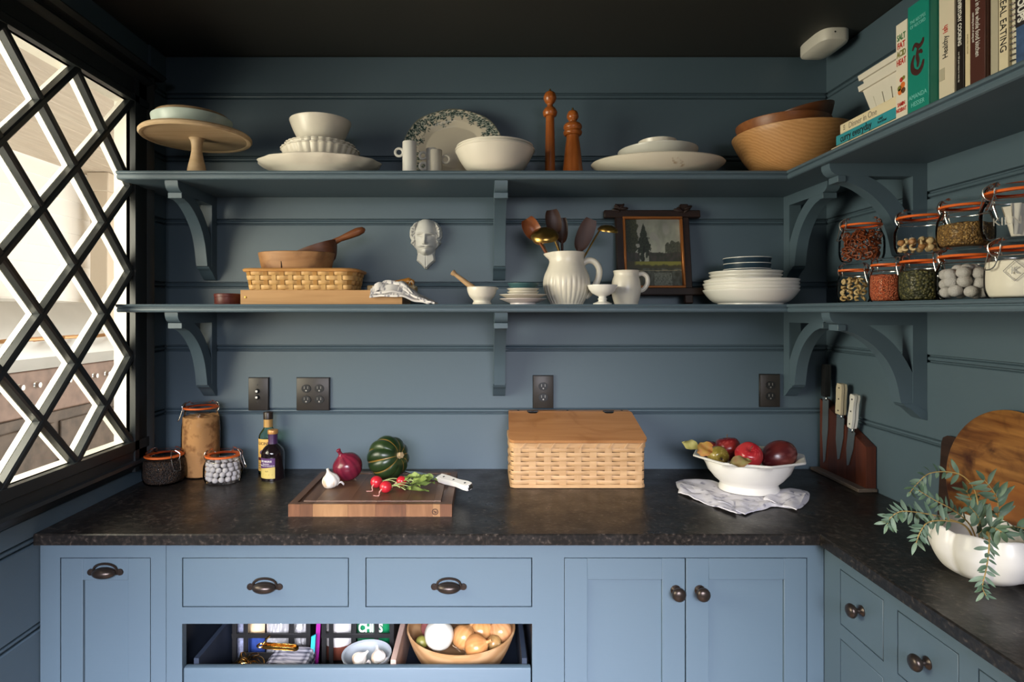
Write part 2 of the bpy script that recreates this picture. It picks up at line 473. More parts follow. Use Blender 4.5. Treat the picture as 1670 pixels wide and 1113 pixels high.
# grill along the far siding, facing the window
g = thing('outdoor_grill', 'large stainless grill with pale lid on the porch beyond the diamond panes', 'grill', (-3.25, 1.95, -.5))
LID = plain('brushed_lid_steel', (.52, .52, .50, 1), .42, metal=.75, var=.15, bscale=5)
part('lid', extr([(.30, 1.60), (.34, 1.68), (.28, 1.88), (.12, 2.05), (-.25, 2.08), (-.30, 1.60)], 'y', -.62, .62), LID, g, 30)
GD = plain('dark_outdoor_cabinet', (.075, .052, .038, 1), .6, var=.9, bscale=13)
part('firebox', box(-.30, .30, -.62, .62, 1.30, 1.598, .01), plain('brown_panel', (.16, .10, .075, 1), .5, var=.6, bscale=14), g)
cb = part('cabinet', box(-.32, .27, -.72, .72, 0, 1.298, .01), GD, g)
for y in (-.36, .36):
    part('door', box(.27, .29, y-.33, y+.33, .12, 1.22, .006), GD, cb)
for y in (-.42, 0, .42):
    part('handle', tube([(.34, y-.13, 1.80), (.42, y-.13, 1.81), (.42, y+.13, 1.81), (.34, y+.13, 1.80)], .013, 8), plain('worn_copper', (.55, .30, .14, 1), .35, metal=.8), g)
for k in range(8):
    part('knob', mv(rot(lathe([(0, 0), (.024, 0), (.018, .006), (.017, .03), (0, .034)], 14), 'Y', 90), .30, -.5+k*.143, 1.50), STEEL, g)
part('side_shelf', box(-.25, .36, .64, 1.15, 1.52, 1.56, .006), LID, g)
ch = thing('porch_chair', 'orange-brown wooden porch chair outside beside the grill', 'chair', (-3.15, 3.42, -.5))
PW = wood('porch_chair_wood', (.55, .30, .12, 1), (.66, .40, .18, 1), 'z', 6, .5)
part('seat', box(-.26, .26, -.26, .26, .42, .46, .006), PW, ch)
for k in range(4): part('back_slat', box(-.25+k*.13, -.25+k*.13+.115, .22, .245, .5, 1.38, .004), PW, ch)
part('back_rail', box(-.28, .28, .245, .27, 1.1, 1.2, .004), WHITEP, ch)
for x in (-.24, .21):
    for y in (-.25, .22): part('leg', box(x, x+.035, y, y+.035, 0, .42, .003), PW, ch)

# ---------------------------------------------------------------- shelves and brackets
def edge_prof(d, t, s):
    """shelf board section: (out, up) with a moulded front edge"""
    return [(0, 0), (d-.006, 0), (d-.002, .002), (d, .006), (d, t*.45), (d-.003, t*.52), (d-.003, t*.60), (d+.004, t*.68), (d+.006, t*.84), (d+.003, t), (0, t)]
SD, ST = .292, .0255
def lshelf(name, z0, label):
    th = thing(name, label, 'shelf', (0, 0, z0))
    p = edge_prof(SD, ST, 1)
    n = len(p); ex = XR-SD
    # mitred L sweep: left end -> inner corner -> forward along the right wall
    V = [Vector((XL+.004, -u, v)) for u, v in p]+[Vector((XR-u, -u, v)) for u, v in p]+[Vector((XR-u, -1.75, v)) for u, v in p]
    f1 = [tuple(range(n))]+[(i, n+i, n+(i+1) % n, (i+1) % n) for i in range(n)]
    f2 = [(i, n+i, n+(i+1) % n, (i+1) % n) for i in range(n)]+[tuple(range(2*n-1, n-1, -1))]
    part('back_board', (V[:2*n], f1), PAINT, th, 25)
    part('side_board', (V[n:], f2), PAINT, th, 25)
    return th
ZU0, ZL0 = EYE+.418, EYE+.0005
ZU, ZL = ZU0+ST, ZL0+ST
lshelf('shelf', ZU0, 'upper blue-grey shelf wrapping the corner, with cake stand, plates and cookbooks on it')
lshelf('shelf', ZL0, 'lower blue-grey shelf wrapping the corner, with pitcher, painting and clip-top jars on it')

BW = .041
def bracket_parts(th):
    """side profile in (out, down) metres, swept BW wide along x; the wall is at out=0"""
    def sw(pts, w0=-BW/2, w1=BW/2): return extr([(-o, -d) for o, d in pts], 'x', w0, w1)
    part('wall_leg', sw([(0, .0), (.040, .0), (.040, .262), (.0, .300)]), PAINT, th)
    arm = [(.040, 0)]+[(.2735, 0), (.2725, .012), (.268, .022), (.258, .030), (.247, .033), (.232, .036), (.040, .036)]
    part('top_arm', sw(arm), PAINT, th, 30)
    part('nose_block', mv(box(-BW/2-.002, BW/2+.002, -.251, -.228, -.052, -.034, .001), 0, 0, 0), PAINT, th)
    o = spline([(.230, .052, 0), (.195, .063, 0), (.150, .093, 0), (.112, .135, 0), (.088, .185, 0), (.074, .245, 0), (.072, .255, 0)], 5)
    i = spline([(.040, .170, 0), (.062, .130, 0), (.092, .090, 0), (.128, .058, 0), (.165, .036, 0)], 5)
    part('brace', sw([(p.x, p.y) for p in o]+[(.040, .262), (.040, .17)]+[(p.x, p.y) for p in i[1:]]+[(.228, .036)], -BW/2+.001, BW/2-.001), PAINT, th, 30)
    f = spline([(.0, .302, 0), (.012, .300, 0), (.026, .289, 0), (.045, .272, 0), (.060, .264, 0), (.066, .257, 0)], 4)
    part('foot', sw([(p.x, p.y) for p in f]+[(.04, .255), (0, .28)], -BW/2-.0015, BW/2+.0015), PAINT, th, 30)
br0 = thing('shelf_bracket', 'curved corbel bracket under the upper shelf, leftmost, nearest the window', 'bracket', (-.99, -.0005, ZU0), 0, 'shelf brackets')
bracket_parts(br0)
for x, z, lab in ((.053, ZU0, 'curved corbel bracket under the middle of the upper shelf, beside the pitcher'),
                  (1.105, ZU0, 'curved corbel bracket on the back wall under the upper shelf in the dark right corner'),
                  (-.99, ZL0, 'curved corbel bracket under the lower shelf, above the tall brown jar'),
                  (.053, ZL0, 'curved corbel bracket under the middle of the lower shelf, above the bread box'),
                  (1.105, ZL0, 'curved corbel bracket on the back wall under the lower shelf in the right corner')):
    dup(br0, (x, -.0005, z), label=lab)
dup(br0, (XR-.0005, -.465, ZU0), rot=(0, 0, -pi/2), label='wide arched corbel bracket on the right wall under the upper shelf, among the jars')
dup(br0, (XR-.0005, -.465, ZL0), rot=(0, 0, -pi/2), label='wide arched corbel bracket on the right wall under the lower shelf, above the knives')

# ---------------------------------------------------------------- worktop and cabinets
ZC = .91
def granite():
    m, nt, b = base('black_leathered_granite')
    tc = nt.nodes.new('ShaderNodeTexCoord')
    n = nt.nodes.new('ShaderNodeTexNoise'); n.inputs['Scale'].default_value = 95; n.inputs['Detail'].default_value = 6
    n2 = nt.nodes.new('ShaderNodeTexNoise'); n2.inputs['Scale'].default_value = 14; n2.inputs['Detail'].default_value = 4
    L(nt, tc.outputs['Object'], n.inputs['Vector']); L(nt, tc.outputs['Object'], n2.inputs['Vector'])
    r = nt.nodes.new('ShaderNodeValToRGB'); e = r.color_ramp.elements
    e[0].position = .46; e[0].color = (.010, .009, .008, 1); e[1].position = .80; e[1].color = (.10, .08, .065, 1)
    k = r.color_ramp.elements.new(.60); k.color = (.022, .018, .015, 1)
    L(nt, n.outputs['Fac'], r.inputs['Fac']); L(nt, r.outputs['Color'], b.inputs['Base Color'])
    r2 = nt.nodes.new('ShaderNodeMapRange'); r2.inputs[1].default_value = .3; r2.inputs[2].default_value = .7; r2.inputs[3].default_value = .27; r2.inputs[4].default_value = .44
    L(nt, n2.outputs['Fac'], r2.inputs[0]); L(nt, r2.outputs[0], b.inputs['Roughness']); b.inputs['Specular IOR Level'].default_value = .32
    bp = nt.nodes.new('ShaderNodeBump'); bp.inputs['Strength'].default_value = .25; bp.inputs['Distance'].default_value = .002
    mm = nt.nodes.new('ShaderNodeMath'); mm.operation = 'ADD'; L(nt, n.outputs['Fac'], mm.inputs[0]); L(nt, n2.outputs['Fac'], mm.inputs[1])
    L(nt, mm.outputs[0], bp.inputs['Height']); L(nt, bp.outputs['Normal'], b.inputs['Normal'])
    return m
GRAN = granite()
CX = .8565; CY = -.63; CT = .028
def ltop():
    e = .003
    out = [(XL+.003, -.002), (XR-.003, -.002), (XR-.003, -1.75), (CX, -1.75), (CX, CY), (XL+.003, CY)]
    ins = [(XL+.003, -.002), (XR-.003, -.002), (XR-.003, -1.75), (CX+e, -1.75), (CX+e, CY+e), (XL+.003, CY+e)]
    V = [Vector((x, y, ZC-CT)) for x, y in out]+[Vector((x, y, ZC-e)) for x, y in out]+[Vector((x, y, ZC)) for x, y in ins]
    n = 6; Fc = [tuple(range(n)), tuple(range(3*n-1, 2*n-1, -1))]
    for r in (0, 1): Fc += [(r*n+i, r*n+n+i, r*n+n+(i+1) % n, r*n+(i+1) % n) for i in range(n)]
    return V, Fc
tag(part('worktop', ltop(), GRAN, None, 20), 'black speckled stone worktop running along the back and right walls', 'worktop')
DF = 1.525; YF = DF-DW          # face plane of the back cabinets
CB = ZC-CT-.001
def fx(px): return XX(px, DF)
def fz(py): return ZZ(py, DF)
GAP = .0022
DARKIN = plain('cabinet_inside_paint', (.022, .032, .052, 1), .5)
def cup_pull(parent, px, py):
    o = Vector((fx(px), YF, fz(py)))
    def f(u, v):
        a = pi*u; t = v                                    # u round from left to right over the top, v from the wall out
        w = .031; h = .017
        x = -cos(a)*w*(abs(cos(a))**-.35 if abs(cos(a)) > .001 else 1)
        x = max(-w, min(w, x)); k = sqrt(max(0, 1-t*t))
        return (o.x+x*(.72+.28*k), o.y-.020*t, o.z-.014+.030*sin(a)**.6*k+.004)
    dome = grid(f, 25, 8)
    lip = tube([(o.x-.031, o.y-.001, o.z-.010)]+[(o.x-.0315*cos(pi*k/12), o.y-.002, o.z-.010+.028*sin(pi*k/12)**.55) for k in range(1, 12)]+[(o.x+.031, o.y-.001, o.z-.010)], .0035, 6)
    front = xf(ball(1, 20, 10), Matrix.Translation((o.x, o.y-.006, o.z-.004)) @ Matrix.Diagonal((.031, .019, .0145, 1)))
    p = part('cup_pull', join(front, lip), BRONZE, parent)
    for s in (-1, 1): part('screw_ear', mv(rot(lathe([(0, 0), (.009, 0), (.008, .003), (0, .0045)], 14), 'X', 90), o.x+s*.038, o.y, o.z-.004), BRONZE, p)
def knob(parent, x, y, z, ang=0, s=1.0):
    pr = [(0, 0), (.0135, 0), (.0135, .002), (.010, .005), (.0065, .008), (.0058, .013), (.009, .0155), (.0145, .0195), (.0178, .025), (.0178, .029), (.015, .034), (.009, .0375), (0, .0385)]
    vf = rot(lathe([(r*s, h*s) for r, h in pr], 26), 'X', 90)
    return part('knob', mv(rot(vf, 'Z', ang), x, y, z), BRONZE, parent)
def shaker(x0, x1, z0, z1, ix0, ix1, iz1, y=YF, rec=.009):
    """door slab with one recessed panel"""
    f = join(box(x0, ix0, y, y+.02, z0, z1, .0008), box(ix1, x1, y, y+.02, z0, z1, .0008), box(ix0, ix1, y, y+.02, iz1, z1, .0008), box(ix0, ix1, y, y+.02, z0, z0+.06, .0008))
    pnl = box(ix0-.002, ix1+.002, y+rec, y+.018, z0+.05, iz1+.002)
    return f, pnl
ZB = .10                        # cabinet bottoms
def frame(th, x0, x1, holes, y=YF):
    """face frame: a slab with rectangular openings, as strips"""
    zs = sorted({ZB, CB}|{h[2] for h in holes}|{h[3] for h in holes}); xs = sorted({x0, x1}|{h[0] for h in holes}|{h[1] for h in holes})
    vf = []
    for za, zb in zip(zs, zs[1:]):
        run = None
        for xa, xb in zip(xs, xs[1:]):
            mx_, mz = (xa+xb)/2, (za+zb)/2
            inside = any(h[0] < mx_ < h[1] and h[2] < mz < h[3] for h in holes)
            if not inside: run = (run[0], xb) if run else (xa, xb)
            if inside or xb == xs[-1]:
                if run: vf.append(box(run[0], run[1], y, y+.022, za, zb)); run = None
    return part('face_frame', join(*vf), PAINT, th, 0)
# left unit: narrow pull-out
xa, xs_, xe = XL+.002, fx(271), CX+.0245
th = thing('base_cabinet', 'narrow pull-out base cabinet at the left end under the window', 'cabinet')
h1 = (fx(98), fx(246), ZB+.03, fz(910))
frame(th, xa, xs_-.0006, [h1])
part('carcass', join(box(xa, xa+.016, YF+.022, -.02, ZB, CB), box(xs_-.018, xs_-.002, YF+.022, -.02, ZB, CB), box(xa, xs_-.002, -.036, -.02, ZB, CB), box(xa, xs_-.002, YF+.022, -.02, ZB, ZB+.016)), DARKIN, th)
f, p = shaker(h1[0]+GAP, h1[1]-GAP, h1[2]+GAP, h1[3]-GAP, fx(135), fx(209), fz(947))
d = part('pull_out_front', f, PAINT, th); part('panel', p, PAINT, d); cup_pull(d, 172, 931)
# main unit
th = thing('base_cabinet', 'wide base cabinet with two drawers, an open drawer and a pair of doors', 'cabinet')
hB = (fx(297), fx(569), fz(991), fz(910)); hC = (fx(596), fx(868), fz(991), fz(910)); hD = (fx(297), fx(868), ZB+.03, fz(1018)); hE = (fx(920), fx(1316.5), ZB+.03, fz(910))
frame(th, xs_+.0006, xe, [hB, hC, hD, hE])
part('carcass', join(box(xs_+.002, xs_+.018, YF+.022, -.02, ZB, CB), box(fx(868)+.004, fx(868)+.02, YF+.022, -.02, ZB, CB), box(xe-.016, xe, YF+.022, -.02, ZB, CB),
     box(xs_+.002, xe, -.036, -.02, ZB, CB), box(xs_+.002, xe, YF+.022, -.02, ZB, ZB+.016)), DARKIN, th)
for h, px in ((hB, 432), (hC, 732)):
    d = part('drawer_front', box(h[0]+GAP, h[1]-GAP, YF, YF+.02, h[2]+GAP, h[3]-GAP, .001), PAINT, th); cup_pull(d, px, 955)
for (x0, x1, i0, i1, kx) in ((fx(920), fx(1118), fx(958), fx(1080), 1102), (fx(1118), fx(1316.5), fx(1156), fx(1279), 1141)):
    f, p = shaker(x0+GAP*.7, x1-GAP*.7, hE[2]+GAP, hE[3]-GAP, i0, i1, fz(946))
    d = part('door', f, PAINT, th); part('panel', p, PAINT, d); knob(d, fx(kx), YF, fz(963))
# the low-fronted open drawer
ZD, ZDT = .437, .5537
dr = part('drawer', join(box(hD[0]+.003, hD[1]-.003, YF, YF+.02, .20, ZDT, .004, 2)), PAINT, th)
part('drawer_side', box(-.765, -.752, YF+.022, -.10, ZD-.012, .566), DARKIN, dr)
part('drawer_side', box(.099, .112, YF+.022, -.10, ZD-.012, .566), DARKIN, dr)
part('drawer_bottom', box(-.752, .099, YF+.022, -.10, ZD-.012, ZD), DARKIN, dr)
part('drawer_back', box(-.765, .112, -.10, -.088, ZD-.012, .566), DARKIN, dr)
part('divider', box(-.247, -.233, YF+.022, -.101, ZD, .562), wood('pinkish_divider_wood', (.42, .28, .22, 1), (.52, .37, .30, 1), 'y', 8, .5), dr)
for a_, b_ in ((-.785, -.768), (.114, .122)): part('runner', box(a_, b_, YF+.03, -.1, .50, .515), plain('dull_steel', (.30, .30, .30, 1), .4, metal=1), th)
part('screw', mv(rot(lathe([(0, 0), (.006, 0), (.004, .003), (0, .003)], 12), 'Y', 90), xs_+.0185, YF+.035, .610), STEEL, th)
# right unit, fronts facing left
XF = CX+.025
th = thing('base_cabinet', 'base cabinet along the right wall with small square drawers', 'cabinet')
cols = [(1.456, 1.297), (1.2548, 1.091), (1.049, .89)]
rows = [(.842, .705), (.670, .40), (.365, .14)]
holes = [(a-DW, b-DW, r1, r0) for (a, b) in [(c[1], c[0]) for c in cols] for (r0, r1) in rows]
holes = [(min(h[0], h[1]), max(h[0], h[1]), h[2], h[3]) for h in holes]
ys = [(-1.75, -1.75)]
zs = sorted({ZB, CB}|{h[2] for h in holes}|{h[3] for h in holes}); yy = sorted({-1.74, YF-.002}|{h[0] for h in holes}|{h[1] for h in holes})
vf = []
for za, zb in zip(zs, zs[1:]):
    run = None
    for a, b in zip(yy, yy[1:]):
        inside = any(h[0] < (a+b)/2 < h[1] and h[2] < (za+zb)/2 < h[3] for h in holes)
        if not inside: run = (run[0], b) if run else (a, b)
        if inside or b == yy[-1]:
            if run: vf.append(box(XF, XF+.022, run[0], run[1], za, zb)); run = None
part('face_frame', join(*vf), PAINT, th, 0)
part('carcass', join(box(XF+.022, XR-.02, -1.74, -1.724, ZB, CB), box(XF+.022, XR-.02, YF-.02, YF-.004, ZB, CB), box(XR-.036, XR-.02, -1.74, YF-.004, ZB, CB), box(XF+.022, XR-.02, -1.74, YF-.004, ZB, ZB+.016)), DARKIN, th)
for h in holes:
    d = part('drawer_front', box(XF, XF+.02, h[0]+GAP, h[1]-GAP, h[2]+GAP, h[3]-GAP, .001), PAINT, th)
    knob(d, XF, (h[0]+h[1])/2-.004, (h[2]+h[3])/2 + (.006 if h[3] > .8 else .02), -90, .92)

# ---------------------------------------------------------------- plates on the back wall
def outlet(px, py, w, label, cat, kind):
    x, z = XX(px, DW), ZZ(py, DW)
    th = thing('switch_plate' if kind == 'switch' else 'outlet', label, cat, (x, -.0005, z))
    h = .116
    part('backing', box(-w/2-.002, w/2+.002, -.006, 0, -h/2-.002, h/2+.002, .001), BLACK, th)
    part('cover_plate', box(-w/2, w/2, -.0105, -.006, -h/2, h/2, .0018, 2), DARKPL, th)
    if kind == 'switch':
        for dz in (.011, -.011):
            b = part('push_button', mv(rot(lathe([(0, 0), (.0085, 0), (.0085, .002), (.006, .004), (.006, .009), (0, .010)], 18), 'X', 90), -.003, -.0105, dz), BLACK, th)
            part('button_inlay', mv(rot(lathe([(0, 0), (.0042, 0), (0, .0015)], 12), 'X', 90), -.003, -.0205, dz), plain('pearl_inlay', (.85, .83, .78, 1), .2), b)
        for dz in (.034, -.030): part('screw', mv(rot(lathe([(0, 0), (.003, 0), (0, .0012)], 10), 'X', 90), -.003, -.0105, dz), BLACK, th)
    else:
        for dx in ((0,) if kind == 'duplex' else (-.0235, .0235)):
            for dz in (.020, -.020):
                r = part('receptacle', mv(rot(lathe([(0, 0), (.0172, 0), (.0168, .0025), (0, .0028)], 24, sy=.86), 'X', 90), dx, -.0105, dz), BLACK, th)
                part('slot', join(box(dx-.0075, dx-.0050, -.0142, -.0133, dz-.001, dz+.0085), box(dx+.0050, dx+.0075, -.0142, -.0133, dz-.001, dz+.0085), mv(rot(lathe([(0, 0), (.003, 0), (0, .0008)], 10), 'X', 90), dx, -.0133, dz-.0075)), plain('slot_glint', (.35, .33, .30, 1), .3, metal=.6), r)
            part('screw', mv(rot(lathe([(0, 0), (.0028, 0), (0, .0012)], 10), 'X', 90), dx, -.0105, 0), DARKPL, th)
outlet(423, 642.5, .071, 'bronze light switch plate with two push buttons on the back wall', 'switch', 'switch')
outlet(511.5, 642.5, .117, 'wide bronze plate with four sockets on the back wall', 'outlet', 'quad')
outlet(885.5, 639, .071, 'bronze double socket on the back wall above the bread box', 'outlet', 'duplex')
outlet(1254, 637, .071, 'dark double socket in the shaded right end of the back wall', 'outlet', 'duplex')

# sensor on the ceiling
th = thing('ceiling_sensor', 'white rounded sensor box on the dark ceiling near the right wall', 'sensor', (1.152, -.135, HC))
def sens(z, k): return [(.051*k*(abs(cos(a))**.55)*(1 if cos(a) > 0 else -1), .083*k*(abs(sin(a))**.55)*(1 if sin(a) > 0 else -1), z) for a in [2*pi*i/40 for i in range(40)]]
V = []; Fc = []
for z, k in ((0, 1.0), (-.030, 1.0), (-.036, .97), (-.044, .75), (-.049, .4)): V += [Vector(p) for p in sens(z, k)]
for r in range(4): Fc += [(r*40+i, (r+1)*40+i, (r+1)*40+(i+1) % 40, r*40+(i+1) % 40) for i in range(40)]
Fc += [tuple(range(40)), tuple(range(199, 159, -1))]
part('housing', (V, Fc), plain('white_plastic', (.72, .68, .6, 1), .4), th, 40)
part('indicator', mv(rot(lathe([(0, 0), (.003, 0), (0, .001)], 10), 'X', 90), -.01, -.0835, -.014), BLACK, th)
# ================================================================ upper shelf
G = 'crockery on the upper shelf'
def dish(R, H, foot=.6, th=.006, rim=0.0, curve=.5):
    """bowl or dish profile from the foot up over the rim and down inside"""
    out = [(0, .003), (R*foot*.93, .003), (R*foot*.95, 0), (R*foot, 0), (R*foot, .004)]
    for k in range(1, 9):
        t = k/8; out.append((R*foot+(R-R*foot)*t**curve, .004+(H-.004)*t))
    if rim: out += [(R+rim, H), (R+rim, H+th*.8)]
    else: out += [(R, H+th*.4), (R-th*.5, H+th*.6)]
    inn = [(R-th, H)]
    for k in range(7, -1, -1):
        t = k/8; inn.append((max(R*foot+(R-R*foot)*t**curve-th, .001), .004+th+(H-.004-th)*t))
    return out+inn+[(0, .004+th)]

# cake stand with a dish and a wooden plate
x, y = XX(321, 1.90), 1.90-DW
MAPLE = wood('pale_maple', (.50, .34, .19, 1), (.60, .44, .27, 1), 'x', 5, .5, 12)
th = thing('cake_stand', 'round wooden cake stand with a turned foot at the left end of the upper shelf', 'cake stand', (x, y, ZU))
part('pedestal', lathe(sp2([(0, 0), (.028, 0), (.029, .012), (.026, .03), (.019, .06), (.0160, .085), (.018, .108), (.024, .119)])+[(0, .119)], 32), MAPLE, th)
part('plate', lathe([(0, .119), (.150, .119), (.1555, .116), (.163, .116), (.167, .121), (.167, .127), (.163, .132), (.156, .133), (.152, .129), (0, .129)], 64), MAPLE, th)
zc = ZU+.1293
th = thing('shallow_dish', 'pale mint green shallow dish sitting on the wooden cake stand', 'dish', (x-.004, y-.02, zc))
part('body', lathe(dish(.119, .042, .86, .005, curve=.45), 56), plain('mint_glaze', (.50, .58, .52, 1), .35), th)
th = thing('wooden_plate', 'tan wooden plate nested in the mint green dish', 'plate', (x-.006, y-.018, zc+.0098))
part('body', lathe([(0, 0), (.085, 0), (.104, .028), (.109, .042), (.107, .046), (.080, .049), (0, .050)], 56), wood('brown_beech', (.30, .19, .10, 1), (.40, .27, .15, 1), 'x', 6, .55, 10), th)

# white stack
x, y = XX(522, 1.95), 1.95-DW
th = thing('platter', 'large white wavy-edged platter under the fluted dishes, left on the upper shelf', 'platter', (x, y, ZU), 0, G)
def wavy(a, t): return 1+.012*cos(14*a)*max(0, t*1.4-.3)
part('body', lathe([(0, .004), (.112, .004), (.116, 0), (.122, 0), (.126, .006), (.135, .016), (.160, .024), (.185, .036), (.200, .047), (.2025, .050), (.200, .052), (.184, .042), (.150, .027), (.125, .014), (0, .012)], 112, lambda a, t: 1+(.014*cos(14*a) if .45 < t < .85 else 0), .71), CER, th)
def fluted(a, t): return 1+.028*abs(cos(13*a))-.014
for k, (R, H, z, lab) in enumerate(((.123, .076, .0125, 'cream fluted dish standing on the wavy-edged platter'), (.110, .082, .0225, 'cream fluted dish nested inside the larger fluted dish'))):
    th = thing('fluted_dish', lab, 'dish', (x+.002, y, ZU+z), 0, G)
    part('body', lathe(dish(R, H, .66, .005, .003, .8), 156, lambda a, t: 1+(.035*abs(cos(15*a))-.017 if .3 < t < .93 else 0)), CER, th)
th = thing('serving_bowl', 'plain cream bowl on top of the fluted dishes', 'bowl', (x+.002, y, ZU+.1075), 0, G)
part('body', lathe(dish(.0995, .079, .5, .006, 0, .52), 56), CER, th)

# transfer plate leaning on the wall
th = thing('patterned_platter', 'oval white platter with dark green flower transfer leaning on the wall', 'platter', (XX(740, 2.075), -.063, ZU))
pr = [(0, 0), (.56, 0), (.62, .05), (.70, .11), (.85, .13), (1.0, .17), (1.0, .21), (.985, .22), (.85, .185), (.70, .165), (.62, .11), (.55, .06), (0, .06)]
fine = []
for a, b in zip(pr, pr[1:]):
    n = max(2, int(abs(b[0]-a[0])*60)) if a[1] >= .06 or b[1] > .2 else 3
    fine += [(a[0]+(b[0]-a[0])*i/n, a[1]+(b[1]-a[1])*i/n) for i in range(n)]
fine.append(pr[-1])
def sc(a, t): return 1+.012*cos(8*a)*sst(.1, .4, t)*(1-sst(.75, 1, t))
V, Fc = lathe(fine, 220, sc)
V = [Vector((p.x*.174, p.y*.138, p.z*.1)) for p in V]
m = Matrix.Translation((0, .004, .137)) @ Matrix.Rotation(radians(-11), 4, 'X') @ Matrix.Rotation(radians(90), 4, 'X')
pl = part('body', (V, Fc), vmat('transfer_glaze', .2), th)
rnd = random.Random(3); stamps = []
for ang, s in ((203, 1.2), (188, 1.0), (172, 1.25), (160, .9), (148, 1.3), (135, 1.0), (121, 1.2), (104, 1.05), (92, 1.0), (80, .8), (66, .9), (55, 1.1), (46, .9), (38, 1.0), (28, 1.1), (14, 1.2), (2, .9), (-14, 1.0), (222, 1), (250, 1), (290, 1), (320, 1)):
    a = radians(ang); stamps.append((.88*cos(a), .88*sin(a), .150*s, rnd.random()*6))
for ang, rr in ((168, .66), (176, .74), (118, .70), (100, .68), (28, .68), (22, .74), (110, .62), (196, .68), (60, .72)):
    a = radians(ang); stamps.append((rr*cos(a), rr*sin(a), .06, rnd.random()*6))
cream = (.66, .58, .46); dk = (.018, .045, .042); md = (.16, .20, .17)
for v, q in zip(pl.data.vertices, V): v.co = m @ q
cols = []
for q in V:
    u, w = q.x/.174, q.y/.138; r = sqrt(u*u+w*w); c = cream
    if r > .5:
        for sx_, sy_, sr, ph in stamps:
            du, dw = u-sx_, w-sy_; d = sqrt(du*du+dw*dw)/sr
            if d < 1.5:
                an = atan2(dw, du)+ph; pet = .62+.32*cos(5*an)+.12*cos(11*an)
                if d < pet:
                    k = abs(sin(d*9+3*cos(2.5*an)))
                    c = mix(dk, (.42, .44, .38), sst(.55, .95, k)); break
                elif d < pet+.16 and sin(an*3+ph) > -.2: c = dk; break
        st = nz(u*11, w*11, 2.5)
        if c == cream and .62 < r < .97 and abs(st) < .035 and nz(u*4, w*4, 8) > .0: c = mix(dk, md, .3)
        if r > .975: c = mix(cream, dk, .75)
    cols += [c[0], c[1], c[2], 1]
pl.data.color_attributes.new('Col', 'FLOAT_COLOR', 'POINT').data.foreach_set('color', cols)

# cups with ring handles
GM = 'cups with round ring handles'
def ring_cup(px, D, r, h, side, hz, mat, label, R=.0165, ptop=None):
    th = thing('ring_handled_cup', label, 'cup', (XX(px, D), D-DW, ptop if ptop else ZU), 0, GM)
    part('body', lathe([(0, 0), (r*.96, 0), (r, .003), (r, h-.002), (r-.001, h), (r-.003, h-.001), (r-.003, .005), (0, .005)], 36), mat, th)
    part('handle', mv(ring(R-.004, .0042, 30, 8, 'y'), side*(r+R-.005), 0, hz), mat, th)
GREYC = plain('grey_porcelain', (.36, .33, .29, 1), .5)
ring_cup(668, 1.93, .0232, .117, -1, .083, CERM, 'tall white cylinder cup with a ring handle on its left')
ring_cup(711.5, 1.93, .0195, .090, 1, .060, GREYC, 'grey cylinder cup with a ring handle on its right')
ring_cup(704, 1.985, .0185, .0700, -1, .0520, CERM, 'small white cup, lower of two stacked behind the grey cup', .0155)
ring_cup(704, 1.985, .0185, .0400, -1, .0170, CERM, 'small white cup stacked on another behind the grey cup', .0155, ZU+.0702)

# two bowls
x, y = XX(807, 1.91), 1.91-DW
for k, (R, z, lab) in enumerate(((.1275, 0, 'wide cream bowl, lower of two stacked in front of the patterned platter'), (.1225, .011, 'wide cream bowl nested in another in front of the patterned platter'))):
    th = thing('wide_bowl', lab, 'bowl', (x, y, ZU+z), 0, G)
    part('body', lathe(dish(R, .078, .46, .006, .002, .48), 64), CER, th)

# pepper mills
ORW = wood('orange_stained_wood', (.30, .075, .012, 1), (.42, .12, .022, 1), 'z', 7, .28, 12, coat=.3)
th = thing('pepper_mill', 'tall slim orange-brown turned pepper mill on the upper shelf', 'pepper mill', (XX(897, 1.97), 1.97-DW, ZU))
part('body', lathe(sp2([(0, 0), (.022, 0), (.0225, .008), (.019, .018), (.0172, .03), (.0165, .09), (.0148, .18), (.0140, .214)])+[(0, .214)], 32), ORW, th)
hd = part('head', lathe(sp2([(0, .2143), (.019, .2143), (.0235, .223), (.0235, .231), (.018, .241), (.0105, .248), (.0100, .255), (.016, .261), (.0208, .272), (.0208, .281), (.016, .293), (.006, .2995)])+[(0, .30)], 32), ORW, th)
part('top_pin', lathe([(0, .2995), (.0035, .2995), (.003, .306), (0, .3075)], 10), BRASS, hd)
th = thing('pepper_mill', 'shorter stout orange-brown turned pepper mill with ringed head', 'pepper mill', (XX(934, 1.96), 1.96-DW, ZU))
part('body', lathe(sp2([(0, 0), (.0345, 0), (.035, .012), (.031, .05), (.026, .10), (.0215, .134), (.021, .146)])+[(0, .146)], 36), ORW, th)
hd = part('head', lathe(sp2([(0, .1463), (.024, .1463), (.0305, .153), (.0305, .160), (.027, .165), (.0305, .171), (.0300, .180), (.024, .187), (.014, .192), (.013, .196), (.0185, .205), (.0192, .214), (.015, .226), (.006, .232)])+[(0, .2325)], 36), ORW, th)
part('top_pin', lathe([(0, .232), (.0035, .232), (.003, .239), (0, .2405)], 10), BRASS, hd)

